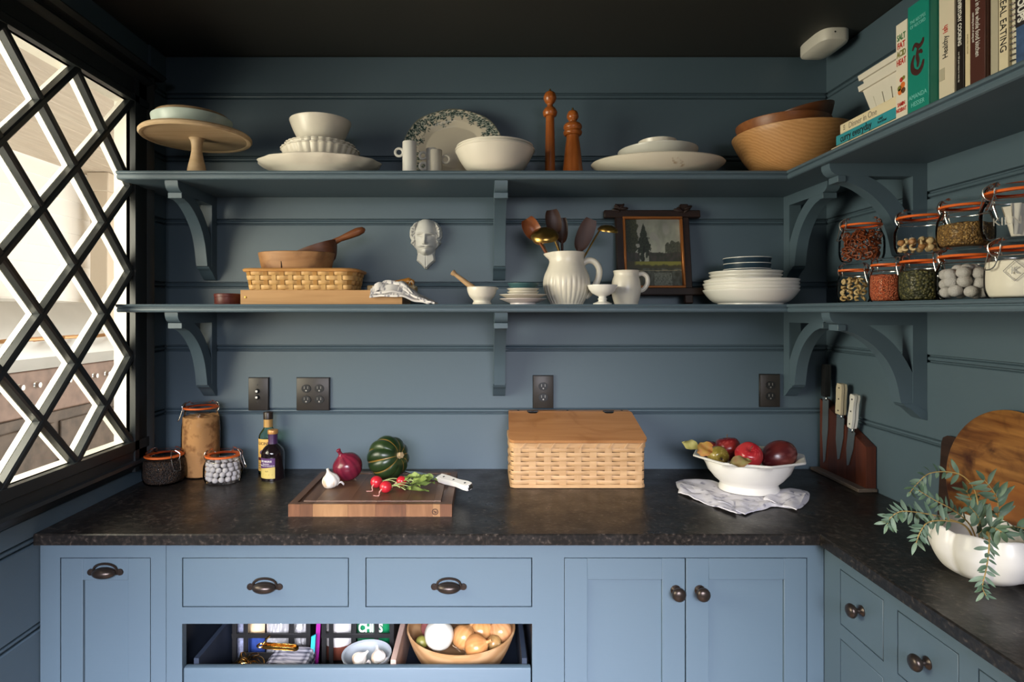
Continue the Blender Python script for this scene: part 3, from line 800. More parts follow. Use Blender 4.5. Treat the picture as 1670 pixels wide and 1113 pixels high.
# oval platter, dish and little bowl
x, y = XX(1072, 1.95), 1.95-DW
def stain_mat():
    m, nt, b = base('stained_ironstone')
    tc = nt.nodes.new('ShaderNodeTexCoord'); n = nt.nodes.new('ShaderNodeTexNoise'); n.inputs['Scale'].default_value = 22; n.inputs['Detail'].default_value = 5
    L(nt, tc.outputs['Object'], n.inputs['Vector']); r = nt.nodes.new('ShaderNodeValToRGB'); e = r.color_ramp.elements
    e[0].position = .66; e[0].color = (.66, .60, .49, 1); e[1].position = .74; e[1].color = (.33, .20, .09, 1)
    L(nt, n.outputs['Fac'], r.inputs['Fac']); L(nt, r.outputs['Color'], b.inputs['Base Color']); b.inputs['Roughness'].default_value = .3; return m
th = thing('oval_platter', 'large oval off-white platter with brown rim stains under two smaller dishes', 'platter', (x, y, ZU), 0, G)
part('body', lathe([(0, .004), (.118, .004), (.122, 0), (.128, 0), (.138, .006), (.165, .014), (.195, .028), (.217, .045), (.219, .049), (.216, .052), (.190, .036), (.150, .020), (.125, .012), (0, .012)], 96, None, .70), stain_mat(), th)
th = thing('round_dish', 'round pale grey-white dish on the stained oval platter', 'dish', (x, y, ZU+.0125), 0, G)
part('body', lathe([(0, .003), (.080, .003), (.084, 0), (.090, 0), (.104, .035), (.117, .060), (.128, .074), (.1285, .079), (.124, .078), (.112, .062), (.098, .04), (0, .036)], 64), plain('grey_white_ceramic', (.58, .56, .50, 1), .35), th)
th = thing('small_dish', 'small cream dish on top of the round dish and oval platter', 'dish', (x, y, ZU+.0492), 0, G)
part('body', lathe([(0, .002), (.040, .002), (.043, 0), (.047, 0), (.0545, .04), (.0605, .067), (.0620, .074), (.059, .075), (.052, .05), (0, .012)], 48), CER, th)

# nest of wooden bowls
def wbowl(name, lab, loc, R, H, mat, foot=.42, tilt=None, th_=.009):
    t = thing(name, lab, 'bowl', loc)
    vf = lathe(dish(R, H, foot, th_, 0, .50), 72)
    part('body', vf, mat, t)
    if tilt: t.rotation_euler = tuple(radians(a) for a in tilt)
    return t
wbowl('wooden_bowl', 'largest pale maple salad bowl in the right corner of the upper shelf', (XX(1292, 1.91), 1.91-DW, ZU), .182, .128, wood('maple_rings', (.46, .23, .085, 1), (.53, .28, .11, 1), 'x', 3, .42, 5, rings=32))
wbowl('wooden_bowl', 'darker orange-brown bowl nested in the big maple bowl', (XX(1292, 1.91)-.032, 1.91-DW, ZU+.0135), .141, .150, wood('red_brown_wood', (.20, .065, .02, 1), (.30, .11, .035, 1), 'x', 5, .4, 8), foot=.36)
wbowl('wooden_bowl', 'dark reddish wooden bowl tipped up behind the nested bowls', (XX(1312, 1.93), 1.93-DW, ZU+.124), .103, .088, wood('dark_red_wood', (.10, .03, .012, 1), (.16, .055, .02, 1), 'x', 5, .4, 8), tilt=(0, -12, 0), foot=.38)

# ---------------------------------------------------------------- cookbooks on the right arm of the upper shelf
GB = 'cookbooks on the upper shelf'
PAGES = plain('page_edges', (.66, .61, .50, 1), .8)
def book_flat(name, lab, D0, D1, x0, z0, t, col, dep=.19):
    th = thing(name, lab, 'book', (x0, D1-DW, z0), 0, GB)
    l = D0-D1; c = .0022
    mat = plain('cover_'+lab.split()[0]+str(int(z0*1e4)), col, .45)
    part('cover', join(box(0, dep, 0, l, 0, c, .0004), box(0, dep, 0, l, t-c, t, .0004), box(0, .003, 0, l, c, t-c, .0004)), mat, th)
    part('pages', box(.003, dep-.004, .003, l-.003, c, t-c), PAGES, th)
    return th
D0, D1 = 1.60, 1.362
zb = ZU
b1 = book_flat('cookbook', 'thin cream book lying at the bottom of the flat pile on the shelf corner', D0+.03, D1+.002, .962, zb, .0105, C(222, 208, 178))
b2 = book_flat('cookbook', 'turquoise book lying flat in the pile, dark lettering on its spine', D0, D1, .958, zb+.0106, .0255, C(50, 146, 158))
b3 = book_flat('cookbook', 'cream book lying flat on the turquoise one, grey lettering on its spine', D0-.015, D1, .960, zb+.0363, .0260, C(224, 210, 176))
SX, SY = (0, -1, 0), (0, 0, 1)
text('curry everyday', .027, (-.0005, .155, .0122), SX, SY, INK, b2, 'CENTER', 'lettering', .0002, squeeze=.78)
text('atul', .010, (-.0005, .058, .0165), SX, SY, INK, b2, 'CENTER'); text('kochhar', .010, (-.0005, .052, .0085), SX, SY, INK, b2, 'CENTER')
GREYI = plain('grey_ink', (.30, .26, .20, 1), .7)
text('Dinner in One', .0225, (-.0005, .130, .0125), SX, SY, GREYI, b3, 'CENTER', 'lettering', 0, squeeze=.84)
for dz in (.019, .014, .009): text('clark', .0045, (-.0005, .205, dz), SX, SY, GREYI, b3)
# berry baskets on the pile
CB_ = plain('white_porcelain_basket', (.70, .66, .57, 1), .4)
def berry(lab, z0, up):
    th = thing('berry_basket', lab, 'basket', (1.050, 1.462-DW, z0), 0, 'porcelain berry baskets')
    a0, a1, H = .050, .069, .084
    def wall(k):
        out = []; n = 4
        ang = k*pi/2; ca, sa = cos(ang), sin(ang)
        def P(u, v, off): r = a0+(a1-a0)*v/H+off; return Vector((r*ca-u*sa*(r/a1), r*sa+u*ca*(r/a1), v))
        cells = [(-a1, -.0425), (-.0385, -.0145), (-.0105, .0135), (.0175, .0415), (.0455, a1)]
        strips = [((-a1, a1), (0, .010)), ((-a1, a1), (.045, H))]+[((c[0], c[1]), (.010, .045)) for c in ((-a1, -.040), (-.036, -.002), (.002, .036), (.040, a1))]
        for (u0, u1), (v0, v1) in strips:
            q = [P(u0, v0, 0), P(u1, v0, 0), P(u1, v1, 0), P(u0, v1, 0), P(u0, v0, -.004), P(u1, v0, -.004), P(u1, v1, -.004), P(u0, v1, -.004)]
            out.append((q, [(0, 1, 2, 3), (7, 6, 5, 4), (0, 4, 5, 1), (1, 5, 6, 2), (2, 6, 7, 3), (3, 7, 4, 0)]))
        return join(*out)
    for k in range(4): part('side', wall(k), CB_, th, 0)
    part('bottom', box(-a0, a0, -a0, a0, 0, .005), CB_, th)
    def rimsq(r, z): return [Vector((s*r, t*r, z)) for s, t in ((-1, -1), (1, -1), (1, 1), (-1, 1))]
    V = []
    for r, z in ((a1-.003, H-.014), (a1+.003, H-.014), (a1+.005, H), (a1-.003, H)): V += rimsq(r, z)
    part('rim', (V, [(j*4+i, j*4+(i+1) % 4, ((j+1) % 4)*4+(i+1) % 4, ((j+1) % 4)*4+i) for j in range(4) for i in range(4)]), CB_, th, 0)
berry('white porcelain berry basket on the flat pile of books, the lower one', zb+.0625, 0)
berry('white porcelain berry basket nested in the one on the flat books', zb+.0625+.028, 1)

def book_up(lab, Da, Db, x0, h, col, dep=.17, rough=.45):
    """upright book: spine faces the room (-x); Da is the far side, Db the near side"""
    th = thing('cookbook', lab, 'book', (x0, (Da+Db)/2-DW, ZU), 0, GB)
    w = Da-Db-.0012; c = .0024; mat = plain('cover_up_%d' % int(Da*1e4), col, rough)
    part('cover', join(box(0, .003, -w/2, w/2, 0, h, .0008), box(.003, dep, -w/2, -w/2+c, 0, h, .0006), box(.003, dep, w/2-c, w/2, 0, h, .0006)), mat, th)
    part('pages', box(.003, dep-.004, -w/2+c, w/2-c, .003, h-.003), PAGES, th)
    return th
DX, DY = (0, 0, -1), (0, -1, 0)       # lettering that reads downwards
UXv, UYv = (0, 0, 1), (0, 1, 0)       # lettering that reads upwards
RED, GRN, ORG = plain('red_ink', C(190, 50, 38), .6), plain('green_ink', C(60, 120, 70), .6), plain('orange_ink', C(214, 110, 40), .6)
OLV = plain('olive_ink', C(120, 120, 50), .6)
b = book_up('white cookbook with red and green words, between the berry baskets and the teal book', 1.3640, 1.3265, .955, .222, C(222, 214, 196))
for s, z, m_ in (('SALT', .188, GRN), ('FAT', .169, RED), ('ACID', .150, OLV), ('HEAT', .131, RED)): text(s, .0195, (-.0006, 0, z), SX, SY, m_, b, 'CENTER', 'lettering', .0004, squeeze=.62 if len(s) == 4 else .75)
for s, z in (('SAMIN', .034), ('NOSRAT', .021)): text(s, .0125, (-.0006, 0, z), SX, SY, RED, b, 'CENTER', 'lettering', .0003, squeeze=.66)
for dy, dz, r_, m_ in ((.006, .072, .007, OLV), (-.004, .076, .008, ORG), (.0, .090, .006, RED), (-.007, .092, .005, OLV), (.004, .064, .008, ORG), (-.006, .064, .007, plain('brown_ink', C(90, 60, 35), .6))):
    part('printed_picture', mv(rot(lathe([(0, 0), (r_, 0), (r_*.9, .0006), (0, .0006)], 9), 'Y', -90), 0, dy, dz), m_, b)
b = book_up('thick teal cookbook with a large dark red letter on its spine', 1.3260, 1.2620, .955, .243, C(18, 128, 112))
PALE = plain('pale_teal_ink', C(120, 200, 190), .6)
for s, z in (('THE RECIPES', .204), ('OF RECORD', .193)): text(s, .0105, (-.0006, 0, z), SX, SY, PALE, b, squeeze=.78)
for s, z in (('AMANDA', .036), ('HESSER', .019)): text(s, .0145, (-.0006, 0, z), SX, SY, PALE, b, squeeze=.86)
DKR = plain('dark_red_ink', C(60, 22, 18), .6)
def em(pts, w): return mv(tube([(0, -u, v) for u, v in pts], w, 6, flat=1.0), 0, 0, 0)
def emb(pts, w0):
    P = spline([(0, -u, v) for u, v in pts], 6); n = len(P)
    vf = tube(P, [w0*(.45+.75*sin(pi*(i+.5)/n)) for i in range(n)], 8)
    return [Vector((p.x*.12-.0004, p.y, p.z)) for p in vf[0]], vf[1]
part('emblem', join(emb([(-.016, .140), (-.008, .150), (.004, .142), (.014, .148), (.016, .156)], .0042), emb([(-.010, .128), (-.017, .112), (-.014, .095), (.000, .086), (.012, .094), (.017, .108)], .0052), emb([(.001, .142), (-.002, .125), (.001, .110), (-.001, .098)], .004), emb([(.001, .128), (.008, .130), (.013, .124)], .0035)), DKR, b)
b = book_up('white cookbook with a handwritten title, beside the thick teal book', 1.2610, 1.2185, .975, .270, C(216, 203, 180))
text('Healthy', .019, (-.0006, .002, .118), UXv, UYv, INK, b, 'CENTER', 'lettering', .0001, squeeze=.8); text('ish', .019, (-.0006, .002, .156), UXv, UYv, RED, b, 'CENTER', 'lettering', .0002, squeeze=.8)
part('printed_patch', box(-.0005, 0, .004, .018, .050, .076), plain('grey_print', C(178, 168, 146), .6), b)
part('printed_patch', mv(rot(lathe([(0, 0), (.010, 0), (.009, .0006), (0, .0006)], 16), 'Y', -90), 0, -.002, .232), plain('blue_print', C(36, 92, 130), .6), b)
b = book_up('black cookbook with white downward lettering between two cream spines', 1.2180, 1.1965, .977, .262, C(26, 18, 16))
text("Baker's  EVERYDAY COOKING", .0125, (-.0006, 0, .170), DX, DY, INKW, b, 'CENTER', 'lettering', .0003, squeeze=.78)
for dy in (.0015,): text('over 250 great recipes for every day', .005, (-.0006, dy, .062), DX, DY, INKW, b, squeeze=.85)
b = book_up('cream cookbook with faint grey lettering between black and brown spines', 1.1960, 1.1700, .978, .256, C(214, 198, 162))
text('GWYNETH PALTROW', .0115, (-.0006, -.004, .170), DX, DY, plain('faint_ink', C(188, 174, 140), .6), b, squeeze=.8); text("IT'S ALL", .0115, (-.0006, -.004, .052), DX, DY, plain('faint_ink', C(188, 174, 140), .6), b, squeeze=.8)
text('everyday recipes', .006, (-.0006, .005, .10), DX, DY, plain('faint_ink', C(188, 174, 140), .6), b)
b = book_up('dark brown cookbook with pale handwritten-style lettering', 1.1695, 1.1330, .966, .250, C(74, 38, 30))
text('at home in the whole food kitchen', .0150, (-.0006, -.001, .130), DX, DY, INKW, b, 'CENTER', 'lettering', 0, squeeze=.68)
text('celebrating the art of eating well', .0065, (-.0006, .009, .120), DX, DY, INKW, b, squeeze=.7)
b = book_up('plain grey-white spine between the brown book and the cream lettered one', 1.1325, 1.1150, .975, .240, C(178, 170, 148))
b = book_up('cream cookbook with wide-spaced dark capitals near the right end', 1.1145, 1.0935, .975, .240, C(220, 206, 174))
text('REAL EATING', .0195, (-.0006, 0, .100), DX, DY, INK, b, 'CENTER', 'lettering', 0, squeeze=.92)
th = thing('spiral_notebook', 'wire-bound notebook standing beside the cream lettered cookbook', 'book', (.974, 1.0860-DW, ZU), 0, GB)
part('cover', box(.006, .16, -.006, .006, .0, .235, .001), plain('notebook_cover', C(205, 198, 178), .6), th)
for k in range(21): part('wire_loop', mv(ring(.0055, .0012, 14, 5, 'z'), .0055, 0, .012+k*.0105), STEEL, th)
b = book_up('blue patterned book with bold white capitals beside the spiral notebook', 1.0785, 1.0560, .975, .245, C(44, 62, 92))
b.children[0].data.materials[0] = plain('blue_mottled_cover', C(60, 84, 122), .5, var=.6, bscale=60)
part('title_band', box(-.0005, 0, -.0108, .0108, .078, .245), plain('dark_title_band', C(40, 34, 36), .5), b)
text('MEXICAN SOUPS', .0185, (-.0008, 0, .150), DX, DY, INKW, b, 'CENTER', 'lettering', .0007, squeeze=.92)
th = thing('round_jar', 'cream rounded ceramic jar at the right end of the bookshelf', 'jar', (1.025, .972-DW, ZU))
part('body', lathe(sp2([(0, 0), (.045, 0), (.062, .012), (.077, .05), (.074, .09), (.054, .122), (.040, .132)])+[(.038, .130), (0, .125)], 44), CER, th)
part('lid', lathe(sp2([(0, .1255), (.0445, .133), (.042, .139), (.02, .149), (.010, .152), (.012, .163), (.008, .170)])+[(0, .171)], 36), CER, th)
# ================================================================ lower shelf
th = thing('round_box', 'low dark red round box beside the long wooden box on the lower shelf', 'box', (XX(371.5, 1.92), 1.92-DW, ZL))
RDW = wood('dark_red_box_wood', (.085, .018, .014, 1), (.13, .03, .022, 1), 'x', 6, .4, 6)
part('body', lathe([(0, 0), (.0400, 0), (.0405, .001), (.0405, .024), (0, .024)], 40), RDW, th)
part('lid', lathe([(0, .0242), (.0415, .0242), (.0420, .026), (.0420, .033), (.040, .0355), (0, .036)], 40), RDW, th)

x0, x1 = XX(392, 1.865), XX(656, 1.865)
th = thing('wooden_box', 'long low wooden box with a brass pin, under the woven basket', 'box', ((x0+x1)/2, 1.865-DW, ZL))
w = (x1-x0)/2; OK_ = wood('box_oak', (.40, .205, .075, 1), (.49, .27, .11, 1), 'x', 4, .5, 14)
part('front', box(-w, w, 0, .010, 0, .0455, .0008), OK_, th); part('back', box(-w, w, .200, .210, 0, .0455, .0008), OK_, th)
part('end', box(-w, -w+.010, .0102, .1998, 0, .0455, .0008), OK_, th); part('end', box(w-.010, w, .0102, .1998, 0, .0455, .0008), OK_, th)
part('lid', box(-w+.0102, w-.0102, .0102, .1998, .037, .0452), OK_, th)
part('brass_pin', mv(rot(lathe([(0, 0), (.0042, 0), (.0035, .0015), (0, .002)], 14), 'X', 90), -w+.0165, 0, .0225), BRASS, th)
ZBX = ZL+.0455

# ---- woven baskets: stakes stand still, weavers wave in and out of them
def weave(th, path, L_, H, rows, z0, hz, pitch, sw, mat_w, mat_s, flare, a=.0021, corner=True):
    """path(s) -> (x, y, nx, ny) on the base outline of length L_; flare(z) moves it outwards"""
    ns = int(round(L_/pitch)/2)*2; pt = L_/ns
    def at(s, z, off):
        x, y, nx, ny = path(s % L_); f = flare(z)+off
        return Vector((x+nx*f, y+ny*f, z))
    for j in range(rows):
        zc = z0+j*(H/rows)+H/rows/2; n = ns*6
        V = []; Fc = []
        for i in range(n):
            s = L_*i/n; c = cos(pi*(s/pt)+pi*j); o = a*max(-1, min(1, 1.7*c))
            for dz, dd in ((-hz/2, -.0004), (-hz/2+.001, .0004), (hz/2-.001, .0004), (hz/2, -.0004)):
                V.append(at(s, zc+dz, o+dd))
        for i in range(n):
            k = (i+1) % n
            for q in range(3): Fc.append((i*4+q, k*4+q, k*4+q+1, i*4+q+1))
        part('weaver', (V, Fc), mat_w[j % len(mat_w)], th, 50)
    for i in range(ns):
        s = i*pt; V = []
        for z in (z0-.001, z0+H+.001):
            for ds in (-sw/2, sw/2):
                for off in (-.0005, .0006): V.append(at(s+ds, z, off))
        Fc = [(0, 4, 6, 2), (1, 3, 7, 5), (0, 1, 5, 4), (2, 6, 7, 3), (0, 2, 3, 1), (4, 5, 7, 6)]
        part('stake', (V, Fc), mat_s[i % len(mat_s)], th, 0)
def rrect(hx, hy, r):
    """rounded rectangle: length and path(s) starting at the middle of the front (-y) side, going +x"""
    segs = [('l', hx-r), ('a', 0), ('l', 2*(hy-r)), ('a', 1), ('l', 2*(hx-r)), ('a', 2), ('l', 2*(hy-r)), ('a', 3), ('l', hx-r)]
    arc = pi*r/2; Ltot = sum(q if k == 'l' else arc for k, q in segs)
    cs = [(hx-r, -hy+r), (hx-r, hy-r), (-hx+r, hy-r), (-hx+r, -hy+r)]
    def path(s):
        side = 0
        for k, q in segs:
            ln = q if k == 'l' else arc
            if s <= ln+1e-9:
                if k == 'a':
                    a = -pi/2+q*pi/2+s/r; c = cs[q]; return c[0]+r*cos(a), c[1]+r*sin(a), cos(a), sin(a)
                if side == 0: return s, -hy, 0, -1
                if side == 1: return hx, -hy+r+s, 1, 0
                if side == 2: return hx-r-s, hy, 0, 1
                if side == 3: return -hx, hy-r-s, -1, 0
                return -hx+r+s, -hy, 0, -1
            s -= ln
            if k == 'l': side += 1
        return 0, -hy, 0, -1
    return Ltot, path
S1 = wood('ash_splint', (.56, .32, .115, 1), (.68, .42, .17, 1), 'x', 10, .5, 6); S2 = wood('ash_splint_b', (.50, .275, .09, 1), (.60, .36, .14, 1), 'x', 10, .5, 6, seed=3)
S3 = wood('dark_splint', (.36, .17, .035, 1), (.44, .22, .055, 1), 'z', 10, .5, 6); S4 = wood('mid_splint', (.52, .30, .10, 1), (.60, .37, .14, 1), 'z', 10, .5, 6)
bx, by = -.598, -.150
th = thing('woven_basket', 'rectangular honey-coloured splint basket with flared sides on the long wooden box', 'basket', (bx, by, ZBX))
Lb, pb = rrect(.166, .082, .022)
weave(th, pb, Lb, .060, 4, .003, .0140, .0255, .0132, [S1, S2], [S3, S4], lambda z: .20*z)
V = []; Fc = []; n = 96
for i in range(n):
    x, y, nx, ny = pb(Lb*i/n)
    for dz, f in ((-.005, .013), (-.004, .0205), (.002, .024), (.006, .020), (.006, .013), (-.001, .011)): V.append(Vector((x+nx*f, y+ny*f, .065+dz)))
for i in range(n):
    k = (i+1) % n
    for q in range(6): Fc.append((i*6+q, k*6+q, k*6+(q+1) % 6, i*6+(q+1) % 6))
part('rim', (V, Fc), wood('bent_rim', (.50, .24, .075, 1), (.60, .31, .11, 1), 'x', 8, .4, 6), th, 50)
part('base_board', extr([(pb(Lb*i/48)[0], pb(Lb*i/48)[1]) for i in range(48)], 'z', 0, .004), S2, th, 0)

# dough bowl and scoop standing in the basket
th = thing('dough_bowl', 'old cracked wooden bowl standing in the woven basket', 'bowl', (XX(484, 1.965), 1.965-DW, ZBX+.0045))
OLDW = wood('old_bowl_wood', (.27, .12, .045, 1), (.40, .20, .08, 1), 'x', 4, .55, 9, dark=((.10, .04, .018, 1), 7))
part('body', lathe(dish(.096, .118, .70, .010, 0, .62), 60, lambda a, t: 1+.012*sin(2*a+1)), OLDW, th).scale = (1.30, .80, 1)
part('crack', mv(box(-.0012, .0012, -.003, .003, -.018, .018), -.028, -.0675, .086), plain('crack_dark', (.03, .012, .006, 1), .8), th)
th = thing('wooden_scoop', 'dark wooden scoop with a turned handle lying tilted in the old bowl', 'scoop', (XX(506, 1.95), 1.985-DW, ZBX+.112))
SCW = wood('dark_scoop_wood', (.075, .024, .010, 1), (.13, .046, .019, 1), 'x', 5, .4, 9)
vf = lathe(dish(.076, .070, .55, .006, 0, .5), 48); vf = [Vector((p.x*1.10, p.y*.60, p.z)) for p in vf[0]], vf[1]
T = Matrix.Translation((.012, 0, .0)) @ Matrix.Rotation(radians(-19), 4, 'Y') @ Matrix.Translation((0, 0, -.034))
part('body', xf(vf, T), SCW, th)
hp = [Vector((.070, 0, .055)), Vector((.092, 0, .0655)), Vector((.120, 0, .077)), Vector((.150, 0, .0895)), Vector((.168, 0, .096)), Vector((.175, 0, .0985))]
part('handle', tube(hp, [.011, .0095, .0125, .0145, .011, .003], 16), wood('scoop_handle_wood', (.14, .042, .015, 1), (.22, .08, .030, 1), 'x', 6, .35, 8), th)

# folded linen with its bread board and amber brush
th = thing('small_board', 'small pale wooden board lying under the striped linen on the box end', 'board', (XX(640, 1.98), -.165, ZBX))
part('plank', box(-.082, .078, -.005, .078, .0001, .0055+.014, .003), wood('pale_board', (.52, .34, .14, 1), (.62, .43, .20, 1), 'x', 6, .5, 10), th)
part('string_loop', tube(spline([(.055, -.004, .016), (.060, -.010, .026), (.066, -.012, .034), (.072, -.010, .028), (.074, -.007, .012), (.085, -.006, .016)], 5), .0011, 6), plain('cream_string', (.68, .60, .46, 1), .8), th)
th = thing('pastry_brush', 'amber-brown tapered wooden handle piece lying on the small pale board', 'brush', (XX(650, 1.99), -.130, ZBX+.0197))
AMB = wood('amber_wood', (.36, .14, .018, 1), (.48, .21, .035, 1), 'x', 7, .3, 8, coat=.3)
part('handle', tube([(-.058, 0, .005), (-.052, 0, .0055), (-.02, 0, .0085), (.02, 0, .0125), (.034, 0, .0145), (.040, 0, .013)], [.0035, .0045, .008, .012, .014, .011], 16), AMB, th)
part('knob', mv(rot(lathe(sp2([(0, 0), (.009, .001), (.011, .006), (.008, .012)])+[(0, .014)], 20), 'Y', 90), .040, 0, .0110), AMB, th)
STRIPE = vmat('striped_linen', .85, .1, .3, 400)
th = thing('linen_towel', 'folded white linen towel with dark stripes hanging over the end of the wooden box', 'towel', (0, 0, ZL))
def drape(xa, xb, y0, y1, lift, seed, wave):
    def f(u, v):
        x = xa+(xb-xa)*u; y = y0+(y1-y0)*v
        t = sst(XX(652, 1.865)-.004, xb-.006, x)
        z = .0455*(1-t**1.0)+lift*(1-.25*t)
        z += .0035*nz(x*30+seed, y*26, seed)+wave*sin(x*90+seed*2+y*30)*.0022
        z -= (.027-lift*.35)*sst(-.267, -.279, y)*(1-t)
        y -= .006*sin(x*44+seed)+.008*t
        if x > xb-.012: z -= (x-xb+.012)*.5
        if u < .08: z -= (.08-u)/.08*lift*.3
        return (x, y, max(z, .0066))
    return sheet(f, 46, 22, .0062)
fold_cols = [((.70, .66, .66), (.08, .08, .13))]
for k, (xa, xb, y0, y1, lf, sd) in enumerate(((-.362, -.172, -.2860, -.15, .0085, 1.0), (-.356, -.156, -.2835, -.15, .0160, 2.3), (-.348, -.178, -.2800, -.15, .0235, 4.1), (-.330, -.195, -.2720, -.16, .0300, 6.2))):
    o = part('fold', drape(xa, xb, y0, y1, lf, sd, 1.0), STRIPE, th, 60)
    vcol(o, lambda c, sd=sd: mix((.70, .66, .64), (.09, .09, .14), (1 if (c.x*1.1+c.y*.9+sd*.013) % .021 < .0026 else 0)*.8+(1 if (c.y-c.x*.25+sd*.01) % .034 < .0024 else 0)*.7))

# plaster face on the wall
def face():
    S = .000207*1.0
    half = [(430-460, 135), (340, 140), (270, 190), (200, 260), (176, 340), (178, 430), (205, 500), (193, 545), (250, 600), (296, 660), (307, 750), (292, 850), (370, 915), (450, 1004)]
    pol = [(0, 135)]+[(p[0]-460 if p[0] > 0 else p[0], p[1]) for p in half[1:]]
    pol = pol+[(0, 985)]+[(-a, b) for a, b in reversed(pol[1:])]
    def inside(x, y):
        r = False; n = len(pol)
        for i in range(n):
            (xa, ya), (xb, yb) = pol[i], pol[(i+1) % n]
            if (ya > y) != (yb > y) and x < (xb-xa)*(y-ya)/(yb-ya)+xa: r = not r
        return r
    def dist(x, y):
        d = 1e9; n = len(pol)
        for i in range(n):
            (xa, ya), (xb, yb) = pol[i], pol[(i+1) % n]
            l2 = (xb-xa)**2+(yb-ya)**2; t = max(0, min(1, ((x-xa)*(xb-xa)+(y-ya)*(yb-ya))/l2))
            d = min(d, sqrt((x-xa-t*(xb-xa))**2+(y-ya-t*(yb-ya))**2))
        return d
    def g(x, y, cx, cy, sx, sy): return exp(-((x-cx)/sx)**2-((y-cy)/sy)**2)
    def hgt(x, y):
        ax = abs(x); d = dist(x, y)
        h = .020*min(1, d/45)**.5
        e = 1-(ax/205)**2-((y-445)/330)**2
        if e > 0: h = max(h, .012+.050*e**.5)
        if y < 640:                                           # curled hair at the sides
            hb = sst(150, 195, ax)*sst(640, 520, y)*(1-sst(270, 290, ax))
            if hb > 0: h = max(h, .018+.020*hb*min(1, d/40)+.006*hb*sin(ax*.075+2.2*sin(y*.04))*cos(y*.055+1.3*sin(ax*.05)))
        h += .006*g(ax, y, 105, 398, 70, 15)                   # brow
        h -= .0150*g(ax, y, 90, 436, 50, 26)                   # eye sockets
        h += .0105*g(ax, y, 92, 447, 34, 13)                   # lids
        h -= .003*g(ax, y, 92, 449, 36, 4)
        h += .0155*g(x, y, 0, 520, 24, 85)*(1 if y < 590 else 0)*.75+.014*g(x, y, 0, 562, 34, 26)   # nose
        h += .006*g(ax, y, 36, 570, 15, 13)
        h -= .003*g(ax, y, 150, 560, 45, 70)                    # hollow cheeks
        h += .0105*g(ax, y, 58, 618-.10*ax+6, 68, 13)*(1 if ax < 135 else .3)   # moustache
        h += .005*g(x, y, 0, 650, 55, 9)-.004*g(x, y, 0, 636, 60, 5)
        h += .013*g(x, y, 0, 712, 52, 42)                       # beard on the chin
        if y > 745: h = max(h*.98, .020+.006*(1-ax/190))*min(1, .5+d/60); h -= .004*g(x, y, 0, 870, 7, 200)
        if y > 500 and ax > 140: h += .004*g(ax, y, 235-(y-540)*.55, y, 14, 999)
        return max(h, .002)
    nu, nv = 100, 146; ix = {}; V = []; Fc = []
    for j in range(nv):
        for i in range(nu):
            x = -292+584*i/(nu-1); y = 132+876*j/(nv-1)
            if inside(x, y):
                ix[(i, j)] = len(V); V.append(Vector((x*S, -hgt(x, y), (570-y)*S)))
    edges = {}
    for j in range(nv-1):
        for i in range(nu-1):
            q = [(i, j), (i, j+1), (i+1, j+1), (i+1, j)]
            if all(k in ix for k in q):
                f = tuple(ix[k] for k in q); Fc.append(f)
                for a, b in zip(f, f[1:]+f[:1]): edges[(a, b)] = 1
    bd = [(a, b) for (a, b) in edges if (b, a) not in edges]; back = {}
    for a, b in bd:
        for k in (a, b):
            if k not in back: back[k] = len(V); V.append(Vector((V[k].x, 0, V[k].z)))
    for a, b in bd: Fc.append((b, a, back[a], back[b]))
    return V, Fc
o = part('face_mask', face(), plain('white_plaster', (.66, .64, .60, 1), .75), None, 65)
o.location = (XX(694.5, DW-.02), -.0005, EYE+(510-399)/455.0)
tag(o, 'white plaster face with moustache and pointed collar hanging on the back wall', 'mask')

# mortar and pestle
th = thing('mortar', 'cream ceramic mortar on the lower shelf', 'mortar', (XX(786, 1.885), 1.885-DW, ZL))
part('body', lathe(sp2([(0, 0), (.028, 0), (.030, .003), (.0275, .009), (.029, .014), (.040, .026), (.0465, .042), (.0480, .054)], 4)+[(.0465, .056), (.044, .052), (.037, .028), (.02, .016), (0, .014)], 48), CER, th)
part('spout', xf(ball(.010, 14, 8), Matrix.Translation((.044, 0, .051)) @ Matrix.Diagonal((1, .8, .45, 1))), CER, th)
th = thing('pestle', 'wooden pestle leaning out of the cream mortar', 'pestle', (XX(786, 1.885), 1.885-DW, ZL+.018))
pe = Vector((-.097, .0, .087)); pb_ = Vector((.012, 0, .004))
part('rod', tube([pb_, pb_.lerp(pe, .08), pb_.lerp(pe, .3), pb_.lerp(pe, .60), pb_.lerp(pe, .86), pb_.lerp(pe, .90), pb_.lerp(pe, .94), pb_.lerp(pe, .985), pe], [.006, .010, .0105, .0085, .0066, .0062, .0095, .0095, .004], 18), wood('pestle_wood', (.42, .25, .12, 1), (.52, .33, .17, 1), 'x', 6, .45, 8), th)

# small stack beside the pitcher
x, y = XX(853, 1.885), 1.885-DW
GS = 'small crockery stack beside the pitcher'
def sstack(name, cat, lab, R, H, z, mat, foot=.55, cv=.6, dx=0):
    th = thing(name, lab, cat, (x+dx, y, ZL+z), 0, GS); part('body', lathe(dish(R, H, foot, .0028, 0, cv), 48), mat, th)
PINKW = plain('faint_pink_ceramic', (.70, .62, .60, 1), .3)
sstack('saucer', 'plate', 'pinkish white saucer at the bottom of the small stack by the pitcher', .0755, .0170, 0, PINKW, .55, .9)
sstack('saucer', 'plate', 'cream saucer second from the bottom of the small stack by the pitcher', .0770, .0170, .0132, CER, .55, .9)
sstack('small_bowl', 'bowl', 'small cream bowl on the two saucers, lower of two', .0515, .018, .0215, CER, .6, .8)
sstack('small_bowl', 'bowl', 'small cream bowl stacked under the teal bowl', .0520, .018, .0315, CER, .6, .8)
sstack('small_bowl', 'bowl', 'teal blue bowl on top of the small stack beside the pitcher', .0500, .026, .0405, plain('teal_glaze', (.05, .115, .125, 1), .3), .6, .7)

